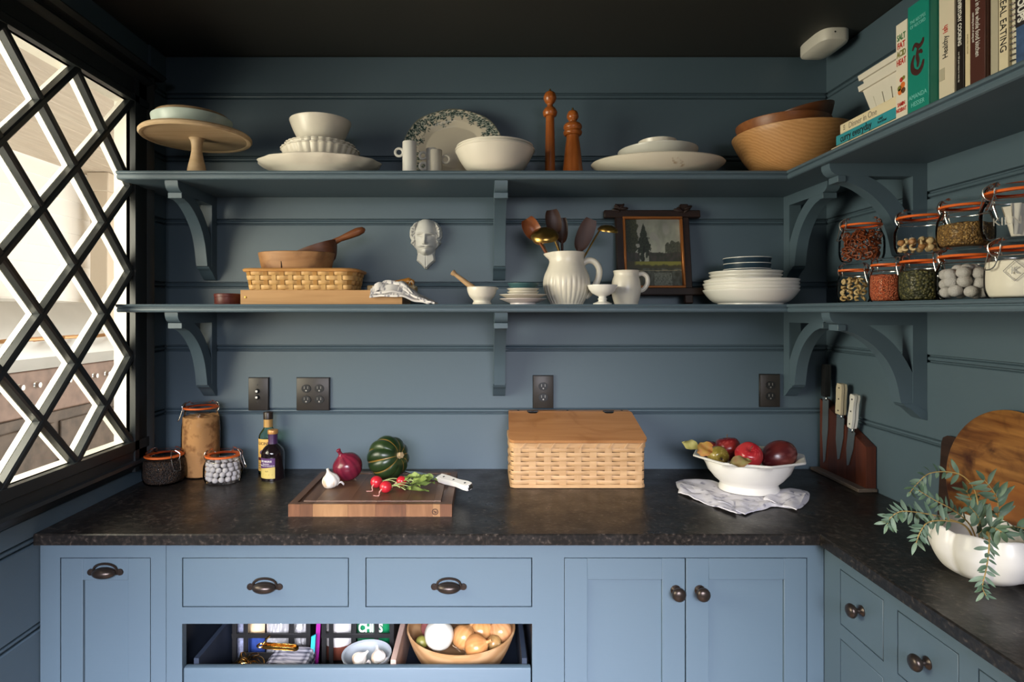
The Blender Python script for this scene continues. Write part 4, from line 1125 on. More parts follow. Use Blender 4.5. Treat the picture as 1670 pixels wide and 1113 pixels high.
# ribbed pitcher
th = thing('pitcher', 'large cream ribbed pitcher holding wooden spoons and brass ladles', 'pitcher', (XX(924, 1.94), 1.94-DW, ZL))
def rib(a, t): return 1+(.034*abs(cos(14*a))-.024)*sst(.05, .12, t)*(1-sst(.40, .52, t))
pr = sp2([(0, 0), (.050, 0), (.054, .004), (.068, .030), (.0765, .062), (.0745, .092), (.064, .118), (.0575, .136), (.0570, .152), (.0605, .171)], 6)+[(.0585, .1725), (.0545, .155), (.0545, .136), (.070, .09), (.070, .06), (.05, .012), (0, .010)]
V, Fc = lathe(pr, 252, rib)
for p in V:                                         # pulled spout on the left
    if p.z > .142:
        a = atan2(p.y, p.x); k = max(0, -cos(a))**14*sst(.142, .172, p.z)
        p.x -= .016*k; p.z -= .004*k
part('body', (V, Fc), CER, th)
part('handle', tube(spline([(.052, -.012, .136), (.070, -.013, .145), (.090, -.014, .140), (.104, -.014, .118), (.103, -.014, .090), (.090, -.013, .060), (.073, -.012, .036), (.060, -.01, .026)], 5), [.0085]*36, 12, flat=1.25), CER, th)
px_, py_ = XX(924, 1.94), 1.94-DW
DKW = wood('dark_spoon_wood', (.032, .012, .007, 1), (.058, .022, .012, 1), 'z', 6, .4, 8); REDW = wood('red_spoon_wood', (.17, .048, .016, 1), (.25, .08, .028, 1), 'z', 6, .35, 8); TANW = wood('tan_spoon_wood', (.34, .19, .08, 1), (.44, .26, .12, 1), 'z', 6, .4, 8)
def spoon(name, lab, tip, mat, hw, hl, dish_=.006, br=.0045, rot_=0, yoff=0.0, foot=(0, 0)):
    """handle from inside the pitcher to a paddle or bowl at tip=(x,y,z)"""
    a = Vector((px_+foot[0], py_+foot[1], ZL+.022)); b = Vector(tip); d = (b-a).normalized()
    th = thing(name, lab, 'ladle' if 'ladle' in name else 'spoon', a)
    s = d.cross(Vector((0, -1, 0))).normalized(); n = s.cross(d)
    if rot_:
        R = Matrix.Rotation(radians(rot_), 3, d); s = R @ s; n = R @ n
    ln = (b-a).length
    part('handle', tube([Vector((0, 0, 0)), d*(ln-hl*1.75)], br, 10), mat, th)
    def f(u, v):
        t = v; wd = hw*(sin(pi*min(1, max(0, .08+.92*t)))**.55 if t > .35 else .22+.78*sst(-.1, .42, t)*.92)
        wd = hw*max(.12, sqrt(max(0, 1-(abs(t-.55)/.56)**2.4)))
        c = (u-.5)*2
        return d*(ln-2*hl+2*hl*t)+s*(wd*c)+n*(dish_*(c*c+(2*t-1)**2-1))
    g_ = grid(f, 13, 17); V = list(g_[0]); N = len(V)
    V += [p+n*.0045 for p in g_[0]]
    Fc = list(g_[1])+[tuple(reversed([i+N for i in q])) for q in g_[1]]
    B = [i for i in range(13)]+[j*13+12 for j in range(1, 17)]+[16*13+i for i in range(11, -1, -1)]+[j*13 for j in range(15, 0, -1)]
    for p, q in zip(B, B[1:]+B[:1]): Fc.append((q, p, p+N, q+N))
    part('blade', (V, Fc), mat, th, 50)
    return th
def tp(px, py, dd): return (XX(px, 1.94+dd), py_+dd, ZZ(py, 1.94+dd))
spoon('wooden_spoon', 'reddish wooden spoon leaning left in the ribbed pitcher', tp(858, 358, .0), REDW, .028, .040, .012, foot=(.02, .0))
spoon('wooden_spoon', 'tan wooden spoon behind the brass ladle in the pitcher', tp(869, 372, .02), TANW, .022, .032, .006, foot=(.02, .012))
spoon('wooden_spoon', 'tall dark wooden spoon standing highest in the pitcher', tp(899, 343, .03), DKW, .026, .042, .005, foot=(.006, .02))
spoon('wooden_spoon', 'dark wooden spoon half hidden behind the tallest one in the pitcher', tp(916, 356, .045), DKW, .020, .044, .005, foot=(-.01, .02))
spoon('wooden_spatula', 'dark leaf-shaped wooden spatula leaning right in the pitcher', tp(964, 358, .02), DKW, .0275, .058, .002, foot=(-.025, .01))
def ladle(lab, cx, cy, dd, R, tilt, foot, hpx, hpy):
    c = Vector(tp(cx, cy, dd)); a = Vector((px_+foot[0], py_+foot[1], ZL+.022))
    th = thing('brass_ladle', lab, 'ladle', a)
    e = Vector(tp(hpx, hpy, dd))
    part('handle', tube([Vector((0, 0, 0)), (e-a)*.5+Vector((0, 0, .001)), e-a, (e-a).lerp(c-a, .45)], [.0036, .0036, .0034, .0030], 10, flat=.8), BRASS, th)
    pr = [(0, 0)]+[(R*sin(pi/2*k/9), R*.62*(1-cos(pi/2*k/9))) for k in range(1, 10)]+[(R*.94, R*.62)]+[(R*.92*sin(pi/2*k/9), R*.06+R*.56*(1-cos(pi/2*k/9))) for k in range(8, -1, -1)]
    vf = xf(lathe([(max(r, 0), z) for r, z in pr], 40), Matrix.Translation(c-a) @ Matrix.Rotation(radians(tilt[1]), 4, 'Y') @ Matrix.Rotation(radians(tilt[0]), 4, 'X') @ Matrix.Translation((0, 0, -R*.3)))
    part('bowl', vf, BRASS, th)
ladle('brass ladle with its round bowl towards the room in the pitcher', 888.5, 380, -.045, .046, (212, -3), (.03, -.02), 903, 388)
ladle('brass ladle leaning right in front of the picture frame', 992, 372, .0, .034, (195, 8), (-.02, -.01), 977, 377)

# pedestal cup and mug
th = thing('footed_cup', 'small cream footed cup between the pitcher and the jug', 'cup', (XX(982.5, 1.86), 1.86-DW, ZL))
part('body', lathe([(0, 0), (.029, 0), (.0295, .003), (.022, .006), (.0135, .009), (.0125, .014), (.0150, .017), (.0115, .021), (.0125, .025), (.022, .029), (.035, .037), (.0435, .049), (.0468, .059), (.0468, .061), (.044, .0605), (.036, .045), (.02, .034), (0, .031)], 48), CERW, th)
th = thing('jug', 'plain cream belly-shaped mug in front of the picture frame', 'mug', (XX(1021, 1.93), 1.93-DW, ZL))
part('body', lathe(sp2([(0, 0), (.036, 0), (.038, .003), (.0455, .030), (.0475, .055), (.0445, .080), (.0395, .095), (.040, .104), (.0425, .111)], 5)+[(.0405, .112), (.037, .1), (.043, .06), (.033, .008), (0, .007)], 56), CER, th)
part('handle', tube(spline([(.037, -.008, .098), (.052, -.009, .101), (.066, -.01, .090), (.067, -.01, .068), (.055, -.009, .050), (.045, -.007, .046)], 5), .0058, 10, flat=1.3), CER, th)

# painting in a crossed-corner frame
th = thing('framed_painting', 'small landscape painting in a dark crossed-corner frame on the lower shelf', 'painting', (XX(1069, 2.06), -.062, ZL))
FRW = wood('dark_rustic_frame', (.014, .006, .004, 1), (.028, .012, .008, 1), 'x', 9, .5, 5)
GILT = plain('orange_gilt', (.38, .13, .03, 1), .38, metal=.5)
TL = Matrix.Rotation(radians(-8.5), 4, 'X')
def fr(vf): return xf(vf, TL)
cx0, cx1, cz0, cz1 = -.1065, .1065, .058, .318
for xx in (cx0-.004, cx1+.004): part('frame_bar', fr(box(xx-.015-(.012 if xx < 0 else 0)+.006, xx+.015+(0 if xx < 0 else .012)-.006, -.016, .004, .004, .366, .003)), FRW, th)
for zz in (cz0-.012, cz1+.010): part('frame_bar', fr(box(-.172, .172, -.020, .000, zz-.014, zz+.014, .003)), FRW, th)
rl = random.Random(5)
for sx_ in (-1, 1):
    for k in range(5):
        lf = part('carved_leaf', fr(mv(rot(xf(ball(1, 10, 6), Matrix.Diagonal((.016, .004, .006, 1))), 'Y', rl.uniform(-50, 50)), sx_*(cx1-.004+rl.uniform(-.012, .03)), -.020, cz1+.024+rl.uniform(-.004, .012))), FRW, th)
ib = .0085
for a, b, c_, d_ in ((cx0, cx1, cz1-ib, cz1), (cx0, cx1, cz0, cz0+ib), (cx0, cx0+ib, cz0+ib, cz1-ib), (cx1-ib, cx1, cz0+ib, cz1-ib)):
    part('gilt_slip', fr(box(a, b, -.022, -.004, c_, d_, .002)), GILT, th)
PA = {'sky': (.20, .21, .17), 'skyb': (.36, .36, .29), 'cloud': (.28, .27, .24), 'tree': (.012, .016, .012), 'mass': (.022, .026, .018), 'grass': (.20, .19, .035), 'bank': (.05, .045, .02), 'water': (.09, .10, .08), 'plum': (.055, .045, .042)}
def paint_at(u, v):
    n1 = nz(u*6, v*6, 1); n2 = nz(u*18, v*14, 4); n3 = nz(u*45, v*40, 9)
    c = mix(PA['sky'], PA['skyb'], .5+.9*nz(u*3.5, v*4.5, 7)+.3*n2); c = mix(c, PA['cloud'], sst(.0, .5, n1)); c = mix(c, (.10, .11, .10), sst(.75, 1, v)*.6)
    tr = .40+.10*n1+.05*n2
    if v > .38 and u < .20+.06*n1+.05*n2: c = mix(PA['mass'], (.05, .055, .03), .5+n3)
    w = .12*(1-abs((v-.60)/.34)**1.6) if abs(v-.60) < .34 else 0
    if abs(u-.335-.02*n1) < w*(1+.5*n2+.25*n3): c = mix(PA['tree'], (.03, .04, .028), .5+n3)
    if abs(u-.335) < .022 and .36 < v < .6: c = PA['tree']
    if u > .72 and ((u-.87)/.16)**2+((v-.54)/.14)**2 < 1+.6*n2: c = mix((.035, .04, .028), (.08, .085, .06), .5+n3)
    if v < .50+.02*n1 and v > .36: 
        if u < .25 or .42 < u: c = mix(PA['plum'], (.025, .03, .02), .5+.9*n2)
        elif n2 > .1: c = (.30, .30, .24)
    if .27 < v < .37+.01*n1: c = mix(PA['bank'], PA['grass'], sst(.30, .33, v+.02*n2)*sst(.14, .2, u)*(1-sst(.355, .38, v)))
    if v <= .27: c = mix((.035, .035, .022), PA['water'], .4+.8*n2) if u > .3 else mix((.03, .03, .018), (.07, .065, .03), .5+n2)
    if abs(v-.235+.01*n1) < .006: c = (.22, .19, .11)
    if v < .2 and .5 < u < .82: c = mix(c, (.19, .20, .16), .5+.7*n3)
    return tuple(q*1.25 for q in mix(c, (.16, .15, .11), .04))
NU, NV = 110, 130
g_ = grid(lambda u, v: (cx0+ib+(cx1-cx0-2*ib)*u, -.008, cz0+ib+(cz1-cz0-2*ib)*v), NU, NV)
cv_ = part('canvas', fr(g_), vmat('oil_paint', .4, .4, .2, 300), th, 0)
buf = []
for j in range(NV):
    for i in range(NU):
        c = paint_at(i/(NU-1), j/(NV-1)); buf += [c[0], c[1], c[2], 1]
cv_.data.color_attributes.new('Col', 'FLOAT_COLOR', 'POINT').data.foreach_set('color', buf)
part('back_panel', fr(box(cx0, cx1, -.006, -.001, cz0, cz1)), FRW, th)

# plates and blue bowls
x, y = XX(1223, 1.955), 1.955-DW; GP = 'white dinner plates and bowls stacked at the right'
zz = ZL
def pstack(name, cat, lab, R, H, dz, mat, foot, cv, dx=0, th_=.005):
    global zz
    th = thing(name, lab, cat, (x+dx, y, zz), 0, GP); part('body', lathe(dish(R, H, foot, th_, 0, cv), 64), mat, th); zz += dz
for k, w_ in enumerate(('bottom of', 'second in', 'third in', 'top of')):
    pstack('pasta_bowl', 'bowl', 'wide white pasta bowl, %s the stack of four at the right' % w_, .148-.0012*(k % 2), .047, .0108, CERW, .68, .55, .002*(k % 2))
zz = ZL+.0108*3+.047+.0008-.030
for k, w_ in enumerate(('lowest', 'middle', 'topmost')):
    pstack('dinner_plate', 'plate', 'white plate on the four pasta bowls, %s of three' % w_, .114-.001*(k % 2), .034, .0112, CERW, .62, .8, -.016)
zz -= .006
NAVY = plain('navy_glaze', (.016, .036, .058, 1), .35)
for k, w_ in enumerate(('lowest', 'middle', 'topmost')):
    th = thing('blue_bowl', 'dark blue bowl with a pale rim on the white plates, %s of three' % w_, 'bowl', (x-.010, y, zz), 0, GP)
    R = .074+.001*(k == 2)
    part('body', lathe([(0, .002), (.050, .002), (.052, 0), (.057, 0), (.064, .008), (.0705, .022), (R, .038), (R-.0025, .038), (.067, .022), (.055, .008), (0, .007)], 52), NAVY, th)
    part('rim_band', lathe([(R+.0002, .0378), (R+.0004, .0395), (R-.001, .0402), (R-.0028, .0395), (R-.0028, .0378)], 52), CERW, th)
    zz += .0185

# ---------------------------------------------------------------- clip-top jars
WIRE = plain('clip_wire', (.60, .58, .55, 1), .25, metal=1)
def clip_jar(label, loc, R, H, clasp=-60, tall=False, bulge=.04, group=None, round_=.014):
    if tall: round_ = .028
    """loc: base centre. glass body, glass lid, orange gasket, wire bail and clasp"""
    th = thing('clip_top_jar', label, 'jar', loc, 0, group)
    nk = R*.80; hb = H-.026
    sh = hb-(.045 if tall else min(.026, H*.2))
    pr = sp2([(0, .002), (R*.55, .0015), (R*.86, .001), (R*.985, round_), (R*(1+bulge*.5), hb*.33), (R*(1+bulge*.2), sh*.86), (R*.96, sh), (nk*1.06, hb-.008), (nk, hb-.004)], 5)+[(nk*1.05, hb-.002), (nk*1.07, hb), (nk*1.05, hb+.002)]
    part('glass_body', lathe(pr, 48), GLASS, th)
    part('gasket', lathe([(nk*.86, hb+.0022), (nk*1.13, hb+.0022), (nk*1.155, hb+.0045), (nk*1.13, hb+.0072), (nk*.86, hb+.0072)], 48), RUBBER, th)
    part('lid', lathe([(nk*1.06, hb+.0076), (nk*1.10, hb+.009), (nk*1.10, hb+.014), (nk*1.03, hb+.019), (nk*.93, hb+.0195), (nk*.86, hb+.0245), (nk*.74, hb+.0255), (nk*.66, hb+.021), (0, hb+.0205)], 48), GLASS, th)
    e = R*1.04; a0 = radians(clasp)
    def pt(r, ang, z): return Vector((r*cos(a0+ang), r*sin(a0+ang), z))
    part('neck_wire', tube([pt(nk*1.06, 2*pi*k/30, hb-.011) for k in range(30)], .0011, 5, closed=True), WIRE, th)
    w = .016/max(R, .02)
    cl = part('clasp', tube(spline([pt(nk*1.08, -w*.8, hb-.010), pt(nk*1.20, -w*.9, hb-.002), pt(nk*1.22, -w, hb+.012), pt(nk*1.10, -w*.8, hb+.019), pt(nk*.96, -w*.5, hb+.0235), pt(nk*.92, 0, hb+.024), pt(nk*.96, w*.5, hb+.0235), pt(nk*1.10, w*.8, hb+.019), pt(nk*1.22, w, hb+.012), pt(nk*1.20, w*.9, hb-.002), pt(nk*1.08, w*.8, hb-.010)], 4), .0013, 6), WIRE, th)
    part('lever', tube(spline([pt(nk*1.21, -w*.9, hb-.001), pt(nk*1.27, -w*.85, hb-.012), pt(R*1.10, -w*.7, hb-.030), pt(R*1.16, -w*.5, hb-.037), pt(R*1.17, 0, hb-.039), pt(R*1.16, w*.5, hb-.037), pt(R*1.10, w*.7, hb-.030), pt(nk*1.27, w*.85, hb-.012), pt(nk*1.21, w*.9, hb-.001)], 4), .0013, 6), WIRE, cl)
    part('hinge_wire', tube(spline([pt(nk*1.08, pi-w*.7, hb-.010), pt(nk*1.18, pi-w*.7, hb+.002), pt(nk*1.12, pi-w*.6, hb+.017), pt(nk*.97, pi, hb+.023), pt(nk*1.12, pi+w*.6, hb+.017), pt(nk*1.18, pi+w*.7, hb+.002), pt(nk*1.08, pi+w*.7, hb-.010)], 4), .0013, 6), WIRE, th)
    th['R'] = R; th['H'] = H
    return th
def fill_stuff(name, label, cat, jar, R, H, level, mat, seed=0, amp=.003, tall=False, bulge=.04):
    """granular contents: one lumpy body that follows the glass"""
    hb = H-.026; r0 = R-.003
    pr = [(0, .0045), (r0*.8, .0045), (r0*.95, .012), (r0*(1+bulge*.4), min(level*.4, hb*.33)), (r0*(1+bulge*.15), level*.85), (r0*.985, level-.001), (r0*.9, level+.001), (r0*.6, level+.003), (r0*.3, level+.002), (0, level+.002)]
    V, Fc = lathe(sp2(pr, 4), 64)
    for p in V:
        if p.z > level*.9: p.z += amp*nz(p.x*60, p.y*60, seed)
    o = part(name, (V, Fc), mat, None, 60); o.location = jar.location
    return tag(o, label, cat, None, 'stuff')
def speckle(name, c1, c2, c3, scale, rough=.6, bump=.8, dist=.004):
    if name in _M: return _M[name]
    m, nt, b = base(name); tc = nt.nodes.new('ShaderNodeTexCoord'); v = nt.nodes.new('ShaderNodeTexVoronoi'); v.inputs['Scale'].default_value = scale
    L(nt, tc.outputs['Object'], v.inputs['Vector']); r = nt.nodes.new('ShaderNodeValToRGB'); e = r.color_ramp.elements
    e[0].color = c1; e[1].color = c2; k = r.color_ramp.elements.new(.5); k.color = c3
    s = nt.nodes.new('ShaderNodeSeparateColor'); L(nt, v.outputs['Color'], s.inputs[0]); L(nt, s.outputs[0], r.inputs['Fac'])
    mx = nt.nodes.new('ShaderNodeMix'); mx.data_type = 'RGBA'; mr = nt.nodes.new('ShaderNodeMapRange'); mr.inputs[1].default_value = .35; mr.inputs[2].default_value = .75
    L(nt, v.outputs['Distance'], mr.inputs[0]); L(nt, mr.outputs[0], mx.inputs[0]); L(nt, r.outputs['Color'], mx.inputs[6]); mx.inputs[7].default_value = tuple(q*.3 for q in c1[:3])+(1,)
    L(nt, mx.outputs[2], b.inputs['Base Color']); b.inputs['Roughness'].default_value = rough
    bp = nt.nodes.new('ShaderNodeBump'); bp.inputs['Strength'].default_value = bump; bp.inputs['Distance'].default_value = dist; bp.invert = True
    L(nt, v.outputs['Distance'], bp.inputs['Height']); L(nt, bp.outputs['Normal'], b.inputs['Normal']); _M[name] = m; return m
def pile(protos, label, group, jar, R, level, size, seed, need, cat, squash=.9):
    """countable pieces packed against the glass: outer ring layers and a heap on top; each piece an object"""
    rd = random.Random(seed); n = 0; z = size*.60+.004; pos = []
    while z < level:
        rr = R-.004-size*.58; k = max(3, int(2*pi*rr/(size*1.02)))
        ph = rd.random()*6
        for i in range(k):
            a = ph+2*pi*i/k
            pos.append((rr*cos(a), rr*sin(a), z+rd.uniform(-.1, .1)*size))
        z += size*.80
    top = z-size*.5
    for ring_, k in ((.50, 5), (0, 1)):
        for i in range(k):
            a = 2*pi*i/k+.4; pos.append(((R-size)*ring_*cos(a), (R-size)*ring_*sin(a), top))
    for q in pos:
        v = Vector(q); 
        if jar.location.x+v.x > 2: continue
        p = rd.choice(protos); first = p.get('used', 0) == 0
        loc = Vector(jar.location)+v; ro = (rd.uniform(0, 6), rd.uniform(0, 6), rd.uniform(0, 6))
        if first:
            p.location = loc; p.rotation_euler = ro; p['used'] = 1; o = p
        else:
            o = p.copy(); COL.objects.link(o); o.location = loc; o.rotation_euler = ro
        o['label'] = label; o['category'] = cat; o['group'] = group; n += 1
    return n
def candy(name, r, mat, seed, amp=.08):
    vf = ball(r, 14, 9); V = [p*(1+amp*nz(p.x/r*1.3, p.y/r*1.3, p.z/r*1.3+seed)) for p in vf[0]]
    return part(name, (V, vf[1]), mat, None, 80)
def cashew(name, mat, s):
    P = [(s*cos(a)*.55, s*sin(a)*.55, 0) for a in [radians(k) for k in range(-30, 211, 24)]]
    n = len(P); return part(name, tube(P, [s*.30*(sin(pi*(i+.6)/(n+.2))**.5)*(1.15 if i < n/2 else .9) for i in range(n)], 9), mat, None, 80)
def pretzel(name, mat, s):
    P = []
    for k in range(29):
        t = -pi*.92+k/28*2*pi*.92
        P.append((s*(.95*sin(t)*(1-.25*cos(t))), s*(.75*cos(t)), s*.12*sin(2*t)))
    A = [(s*.75*sin(-pi*.92)*0-s*.45, -s*.66, s*.1), (0, -s*.15, s*.12), (s*.55, s*.45, 0)]
    B = [(s*.45, -s*.66, -s*.05), (0, -s*.12, -s*.05), (-s*.55, s*.45, 0)]
    return part(name, join(tube(P, s*.15, 7), tube(A, s*.14, 7), tube(B, s*.14, 7)), mat, None, 80)
def at_jar(px, X): D = X*F/(px-VX); return (X, D-DW, ZL), D
GJ = 'clip-top jars on the right arm of the lower shelf'
CANDYG = plain('grey_white_sugar_coat', (.50, .47, .46, 1), .75, bump=.8, bscale=500, var=.3)
CSH = plain('cashew', (.60, .43, .21, 1), .5, var=.15, bscale=30); CSH2 = plain('cashew_b', (.52, .34, .14, 1), .5, var=.15, bscale=30)
PRZ = plain('pretzel_brown', (.20, .045, .012, 1), .35, var=.4, bscale=120)
ALM = plain('mixed_nut_pale', (.62, .45, .24, 1), .5); ALM2 = plain('mixed_nut_brown', (.36, .17, .06, 1), .5)
# bottom row
l, D = at_jar(1392, 1.05); j = clip_jar('clip-top jar of cashews, bottom row, leftmost under the pretzel jar', l, .0415, .115, -62, group=GJ)
pile([cashew('cashew', CSH, .0115), cashew('cashew', CSH2, .0115)], 'pale cashew in the leftmost bottom clip-top jar', 'cashews in the jar', j, .0405, .072, .0190, 3, 0, 'nut')
l, D = at_jar(1447, 1.05); j = clip_jar('clip-top jar of red lentils in the bottom row', l, .0405, .119, -75, group=GJ)
fill_stuff('red_lentils', 'salmon-orange lentils in the bottom-row jar beside the cashews', 'lentils', j, .0405, .119, .070, speckle('lentils', C(205, 100, 62), C(232, 140, 98), C(190, 84, 50), 330), 1)
l, D = at_jar(1503, 1.05); j = clip_jar('clip-top jar of green pumpkin seeds in the bottom row', l, .0475, .118, -80, group=GJ)
fill_stuff('pumpkin_seeds', 'dark green pumpkin seeds in the bottom-row jar beside the red lentils', 'seeds', j, .0475, .118, .072, speckle('pepitas', C(66, 66, 32), C(120, 112, 66), C(44, 46, 20), 190), 2)
l, D = at_jar(1575, 1.06); j = clip_jar('clip-top jar of grey-white sugared balls in the bottom row', l, .0545, .119, -48, group=GJ)
pile([candy('sugared_ball', .0135, CANDYG, 1), candy('sugared_ball', .0130, CANDYG, 5)], 'grey-white sugared ball in the bottom-row clip-top jar on the shelf', 'sugared balls in the shelf jar', j, .0535, .062, .0255, 11, 0, 'sweet')
l, D = at_jar(1670, 1.075); j = clip_jar('clip-top jar of white flour, bottom row, at the right edge', l, .061, .124, 178, group=GJ)
fill_stuff('flour', 'white flour in the bottom-row jar at the right edge', 'flour', j, .061, .124, .076, plain('flour_white', (.76, .70, .60, 1), .9), 4, .002)
text('K', .020, (0, 0, .055), SX, SY, plain('grey_moulding', (.30, .28, .25, 1), .4), j, 'CENTER', 'lettering', 0, wrap=(.0635, -.95))
def diamond():
    out = []
    for a, b in (((0, .020), (.018, .0)), ((.018, 0), (0, -.020)), ((0, -.020), (-.018, 0)), ((-.018, 0), (0, .020))):
        P = [Vector((.0638*sin(-.95+(a[0]+(b[0]-a[0])*t)/.0638), -.0638*cos(-.95+(a[0]+(b[0]-a[0])*t)/.0638), .055+a[1]+(b[1]-a[1])*t)) for t in (0, .25, .5, .75, 1)]
        out.append(tube(P, .0007, 5))
    return join(*out)
part('emblem', diamond(), plain('grey_moulding', (.30, .28, .25, 1), .4), j)
part('green_sticker', grid(lambda u, v: (.0642*sin(-.52+.55*u), -.0642*cos(-.52+.55*u), .078+.008*v), 8, 3), plain('green_sticker', C(40, 120, 60), .5), j)
# top row, standing on the lids below
ZT = ZL+.1195
l, D = at_jar(1405, 1.05); j = clip_jar('clip-top jar of brown pretzels standing on the cashew jar', (l[0], l[1], ZL+.1155), .0545, .122, 178, group=GJ)
pile([pretzel('pretzel', PRZ, .0135)], 'small brown pretzel in the clip-top jar above the cashews', 'pretzels in the jar', j, .0535, .078, .0220, 8, 0, 'pretzel')
l, D = at_jar(1502, 1.085); j = clip_jar('clip-top jar one third full of mixed nuts, top row', (l[0], l[1], ZT), .0555, .112, -52, group=GJ)
pile([candy('mixed_nut', .0080, ALM, 2, .25), candy('mixed_nut', .0078, ALM2, 7, .25), cashew('mixed_nut', ALM, .0115)], 'pale brown nut in the top-row jar above the red lentils', 'mixed nuts in the jar', j, .0545, .036, .0175, 21, 0, 'nut')
l, D = at_jar(1574, 1.085); j = clip_jar('clip-top jar half full of golden seeds, top row', (l[0], l[1], ZT+.0005), .0525, .114, -46, group=GJ)
fill_stuff('coriander_seeds', 'golden brown round seeds in the top-row clip-top jar', 'seeds', j, .0525, .114, .052, speckle('coriander', C(150, 112, 58), C(188, 150, 86), C(112, 80, 36), 240), 3, .004)
l, D = at_jar(1664, 1.090); j = clip_jar('large clip-top jar of white packets, top row, at the right edge', (l[0], l[1], ZL+.1246), .0640, .116, 176, group=GJ)
text('KILN', .022, (0, 0, .030), SX, SY, plain('grey_moulding', (.30, .28, .25, 1), .4), j, 'CENTER', 'lettering', 0, wrap=(.0668, -1.05))
FILT = plain('white_filter_paper', (.72, .68, .60, 1), .8)
for k, (dx, dy, rz) in enumerate(((-.020, -.012, 24), (.006, .010, -16), (.020, -.020, 60))):
    t = thing('paper_filter', ('white paper filter at the left in the large top-row jar', 'white paper filter in the middle of the large top-row jar', 'white paper filter at the front of the large top-row jar')[k], 'filter', (l[0]+dx, l[1]+dy, ZL+.1246+.006), radians(rz), 'paper filters in the jar')
    def f(u, v): 
        a = (u-.5)*2.2; R_ = .016+.022*v
        return (R_*sin(a), -R_*cos(a)*.5+.004*sin(u*22)*v, .060*v)
    a = grid(f, 25, 8); N = len(a[0]); part('cone', (list(a[0])+[p+Vector((0, .0012, 0)) for p in a[0]], list(a[1])+[tuple(reversed([i+N for i in q])) for q in a[1]]), FILT, t, 60)
# ================================================================ on the worktop
l = (XX(268, 1.965), 1.965-DW, ZC)
j = clip_jar('squat clip-top jar of dark tea on the worktop, nearest the window', l, .0655, .112, -30)
fill_stuff('loose_tea', 'dark brown loose tea filling the squat jar nearest the window', 'tea', j, .0655, .112, .078, speckle('tea', C(40, 26, 16), C(84, 58, 36), C(24, 16, 11), 260), 5, .004)
l = (XX(328, 2.05), 2.05-DW, ZC)
j = clip_jar('tall clip-top jar of brown sugar on the worktop by the window', l, .0620, .258, 205, tall=True)
def clumps():
    if 'clumpy_brown_sugar' in _M: return _M['clumpy_brown_sugar']
    m, nt, b = base('clumpy_brown_sugar'); tc = nt.nodes.new('ShaderNodeTexCoord'); n = nt.nodes.new('ShaderNodeTexNoise'); n.inputs['Scale'].default_value = 26; n.inputs['Detail'].default_value = 6
    L(nt, tc.outputs['Object'], n.inputs['Vector']); r = nt.nodes.new('ShaderNodeValToRGB'); e = r.color_ramp.elements
    e[0].position = .36; e[0].color = (.22, .095, .03, 1); e[1].position = .48; e[1].color = (.46, .235, .085, 1)
    L(nt, n.outputs['Fac'], r.inputs['Fac']); L(nt, r.outputs['Color'], b.inputs['Base Color']); b.inputs['Roughness'].default_value = .85
    bp = nt.nodes.new('ShaderNodeBump'); bp.inputs['Strength'].default_value = .6; bp.inputs['Distance'].default_value = .006
    L(nt, n.outputs['Fac'], bp.inputs['Height']); L(nt, bp.outputs['Normal'], b.inputs['Normal']); _M['clumpy_brown_sugar'] = m; return m
fill_stuff('brown_sugar', 'clumped brown sugar filling the tall clip-top jar', 'sugar', j, .0620, .258, .205, clumps(), 7, .006)
l = (XX(364, 1.975), 1.975-DW, ZC)
j = clip_jar('squat clip-top jar of pale grey sugared balls on the worktop', l, .0615, .109, 10)
pile([candy('sugared_ball', .0098, CANDYG, 3), candy('sugared_ball', .0095, CANDYG, 9)], 'pale grey sugared ball in the squat worktop jar', 'sugared balls in the worktop jar', j, .0605, .066, .0195, 31, 0, 'sweet')

# bottles
GREENGL = glass('green_bottle_glass', (.70, .86, .78, 1), .14)
th = thing('oil_bottle', 'taller glass oil bottle with a yellow label behind the dark bottle', 'bottle', (XX(438, 2.085), 2.082-DW, ZC))
R = .0325
part('glass_body', lathe(sp2([(0, .001), (R*.9, .001), (R, .006), (R, .06), (R, .118), (R*.93, .136), (R*.62, .152), (.0150, .162), (.0140, .180), (.0145, .192)], 5), 40), GREENGL, th)
part('oil', lathe([(0, .004), (R-.003, .004), (R-.002, .115), (0, .115)], 36), plain('olive_oil', (.16, .13, .02, 1), .2), th)
part('cap', lathe([(0, .190), (.0165, .190), (.0165, .2125), (.0155, .2145), (0, .2145)], 28), plain('dark_brown_cap', (.03, .018, .012, 1), .35), th)
part('neck_band', lathe([(.0146, .162), (.0158, .162), (.0158, .1895), (.0146, .1895)], 28), plain('gold_foil', (.62, .36, .12, 1), .35, metal=.4), th)
LBY = plain('yellow_label', C(224, 178, 92), .6); PURP = plain('purple_label', C(84, 48, 100), .5)
def wrap_patch(R_, a0, a1, z0, z1, n=18): return grid(lambda u, v: (R_*sin(a0+(a1-a0)*u), -R_*cos(a0+(a1-a0)*u), z0+(z1-z0)*v), n, 2)
lb = part('label', wrap_patch(R+.0004, -1.35, 1.1, .012, .124), LBY, th)
text('LUCINI', .0135, (0, 0, .1085), SX, SY, plain('brown_label_ink', C(84, 50, 22), .6), lb, 'CENTER', 'lettering', .0002, wrap=(R+.0007, -.28))
part('printed_plum', mv(ball(.0085, 14, 8, 1, .2, 1), -.0095, -R*.955, .078), plain('plum_print', C(92, 64, 86), .6), lb)
part('printed_band', wrap_patch(R+.0008, -.95, -.05, .050, .060, 8), plain('maroon_print', C(82, 30, 32), .6), lb)
for k in range(3): part('printed_line', wrap_patch(R+.0008, -.9, -.1, .022+k*.008, .0235+k*.008, 8), plain('brown_label_ink', C(84, 50, 22), .6), lb)
th = thing('vinegar_bottle', 'short dark bottle with a purple and yellow label', 'bottle', (XX(446.5, 2.02), 2.012-DW, ZC))
R = .0380
